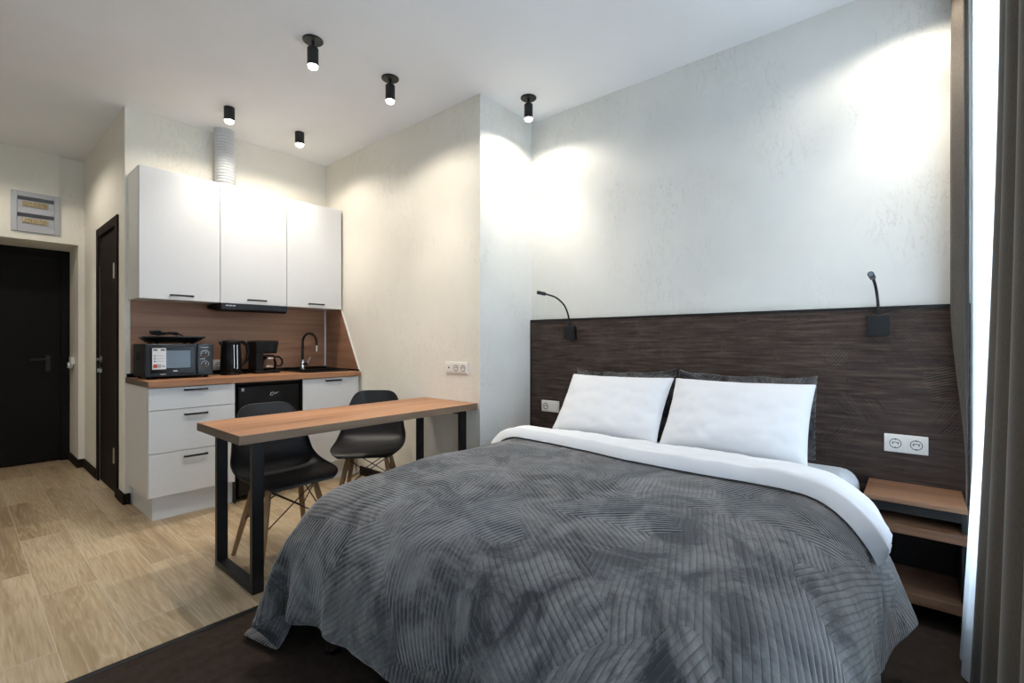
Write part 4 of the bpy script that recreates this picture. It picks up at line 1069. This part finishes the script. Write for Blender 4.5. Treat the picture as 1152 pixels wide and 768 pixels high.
# ------------------------------------------------------------------ curtains
def curtain(name, label, fn, x0, x1, nx, z0, z1, nz, material, thick, group=None):
    rows = [[fn(x0 + (x1 - x0) * i / nx, z0 + (z1 - z0) * k / nz, i / nx) for k in range(nz + 1)] for i in range(nx + 1)]
    o = obj(name, MB().grid(rows), material, smooth=True, auto=85)
    s = o.modifiers.new('thick', 'SOLIDIFY'); s.thickness = thick; s.offset = 0
    return tag(o, label, 'curtain', group)
def sheer_fn(x, z, u):
    fl = max(0.0, 1 - z / 1.25)
    a = 0.012 + 0.006 * math.sin(x * 3.1)
    bell = math.exp(-((x - 2.2) / 0.22) ** 2); m = min(1.0, max(0.0, (x - 1.9) / 0.5)); m = m * m * (3 - 2 * m); a *= 1 - 0.62 * m
    y = -0.238 + 0.047 * m + a * math.sin(x * 44 + 0.6 * math.sin(x * 9)) + fl * (0.010 * (1 - m) + 0.075 * bell)
    return (x, y, z)
curtain('sheer_curtain', 'white sheer curtain glowing with daylight between the brown curtain panels', sheer_fn, -0.75, 2.745, 520, 0.012, ZC - 0.012, 14, 'sheer', 0.0008)
def drape_left(x, z, u):
    k = min(1.0, max(0.0, (z - 0.55) / 0.75)); k = k * k * (3 - 2 * k)
    top = 1 - 0.12 * max(0, (z - 2.0)) / 0.7
    y = -0.150 + 0.027 * k * top * math.sin(u * 2 * math.pi * 2.0 - 0.4) - 0.021 * (1 - k)
    return (2.66 + (x - 2.66) * (1 - 0.25 * (1 - k)), y, z)
curtain('curtain', 'narrow brown curtain panel gathered against the headboard wall', drape_left, 2.655, 2.764, 60, 0.012, ZC - 0.012, 30, 'curtain', 0.003, 'brown curtain panels')
def drape_right(x, z, u):
    fl = max(0.0, 1 - z / 2.1)
    y = -0.190 + 0.017 * math.sin(u * 2 * math.pi * 3.6 - 1.2 + 0.35 * z * (1 - u)) * (1 - u ** 5) + 0.003 * math.sin(u * 43) + 0.070 * fl ** 1.5 * (0.4 + 0.6 * u)
    return (x, y, z)
curtain('curtain', 'wide brown curtain panel at the edge of the view, nearest the viewer', drape_right, 1.18, 1.90, 190, 0.012, ZC - 0.012, 30, 'curtain', 0.003, 'brown curtain panels')

# ------------------------------------------------------------------ daylight
wd = bpy.data.worlds.new('overcast_sky'); SC.world = wd; wd.use_nodes = True
bg = wd.node_tree.nodes['Background']; bg.inputs[0].default_value = (0.72, 0.87, 1.0, 1); bg.inputs[1].default_value = 13.0
pl = bpy.data.lights.new('window_portal', 'AREA'); pl.shape = 'RECTANGLE'; pl.size = WX1 - WX0; pl.size_y = WZ1 - WZ0
pl.cycles.is_portal = True
po = bpy.data.objects.new('window_portal', pl); COL.objects.link(po); po.location = ((WX0 + WX1) / 2, YW - 0.30, (WZ0 + WZ1) / 2); po.rotation_euler = (R(90), 0, 0)

# ------------------------------------------------------------------ camera
cam = bpy.data.cameras.new('camera'); co = bpy.data.objects.new('camera', cam); COL.objects.link(co)
cam.sensor_fit = 'HORIZONTAL'; cam.sensor_width = 36.0; cam.lens = 532.6 / 1152 * 36.0
cam.shift_y = 1.0 / 1152; cam.clip_start = 0.02
co.location = (0, 0, H); co.rotation_euler = (R(90), 0, R(-49.77))
SC.camera = co
SC.view_settings.view_transform = 'Standard'; SC.view_settings.look = 'None'; SC.view_settings.gamma = 1.0; SC.view_settings.use_curve_mapping = False
SC.view_settings.exposure = 0.12
SC.cycles.use_denoising = True
SC.cycles.max_bounces = 8; SC.cycles.diffuse_bounces = 5; SC.cycles.transparent_max_bounces = 12
SC.cycles.sample_clamp_indirect = 6.0
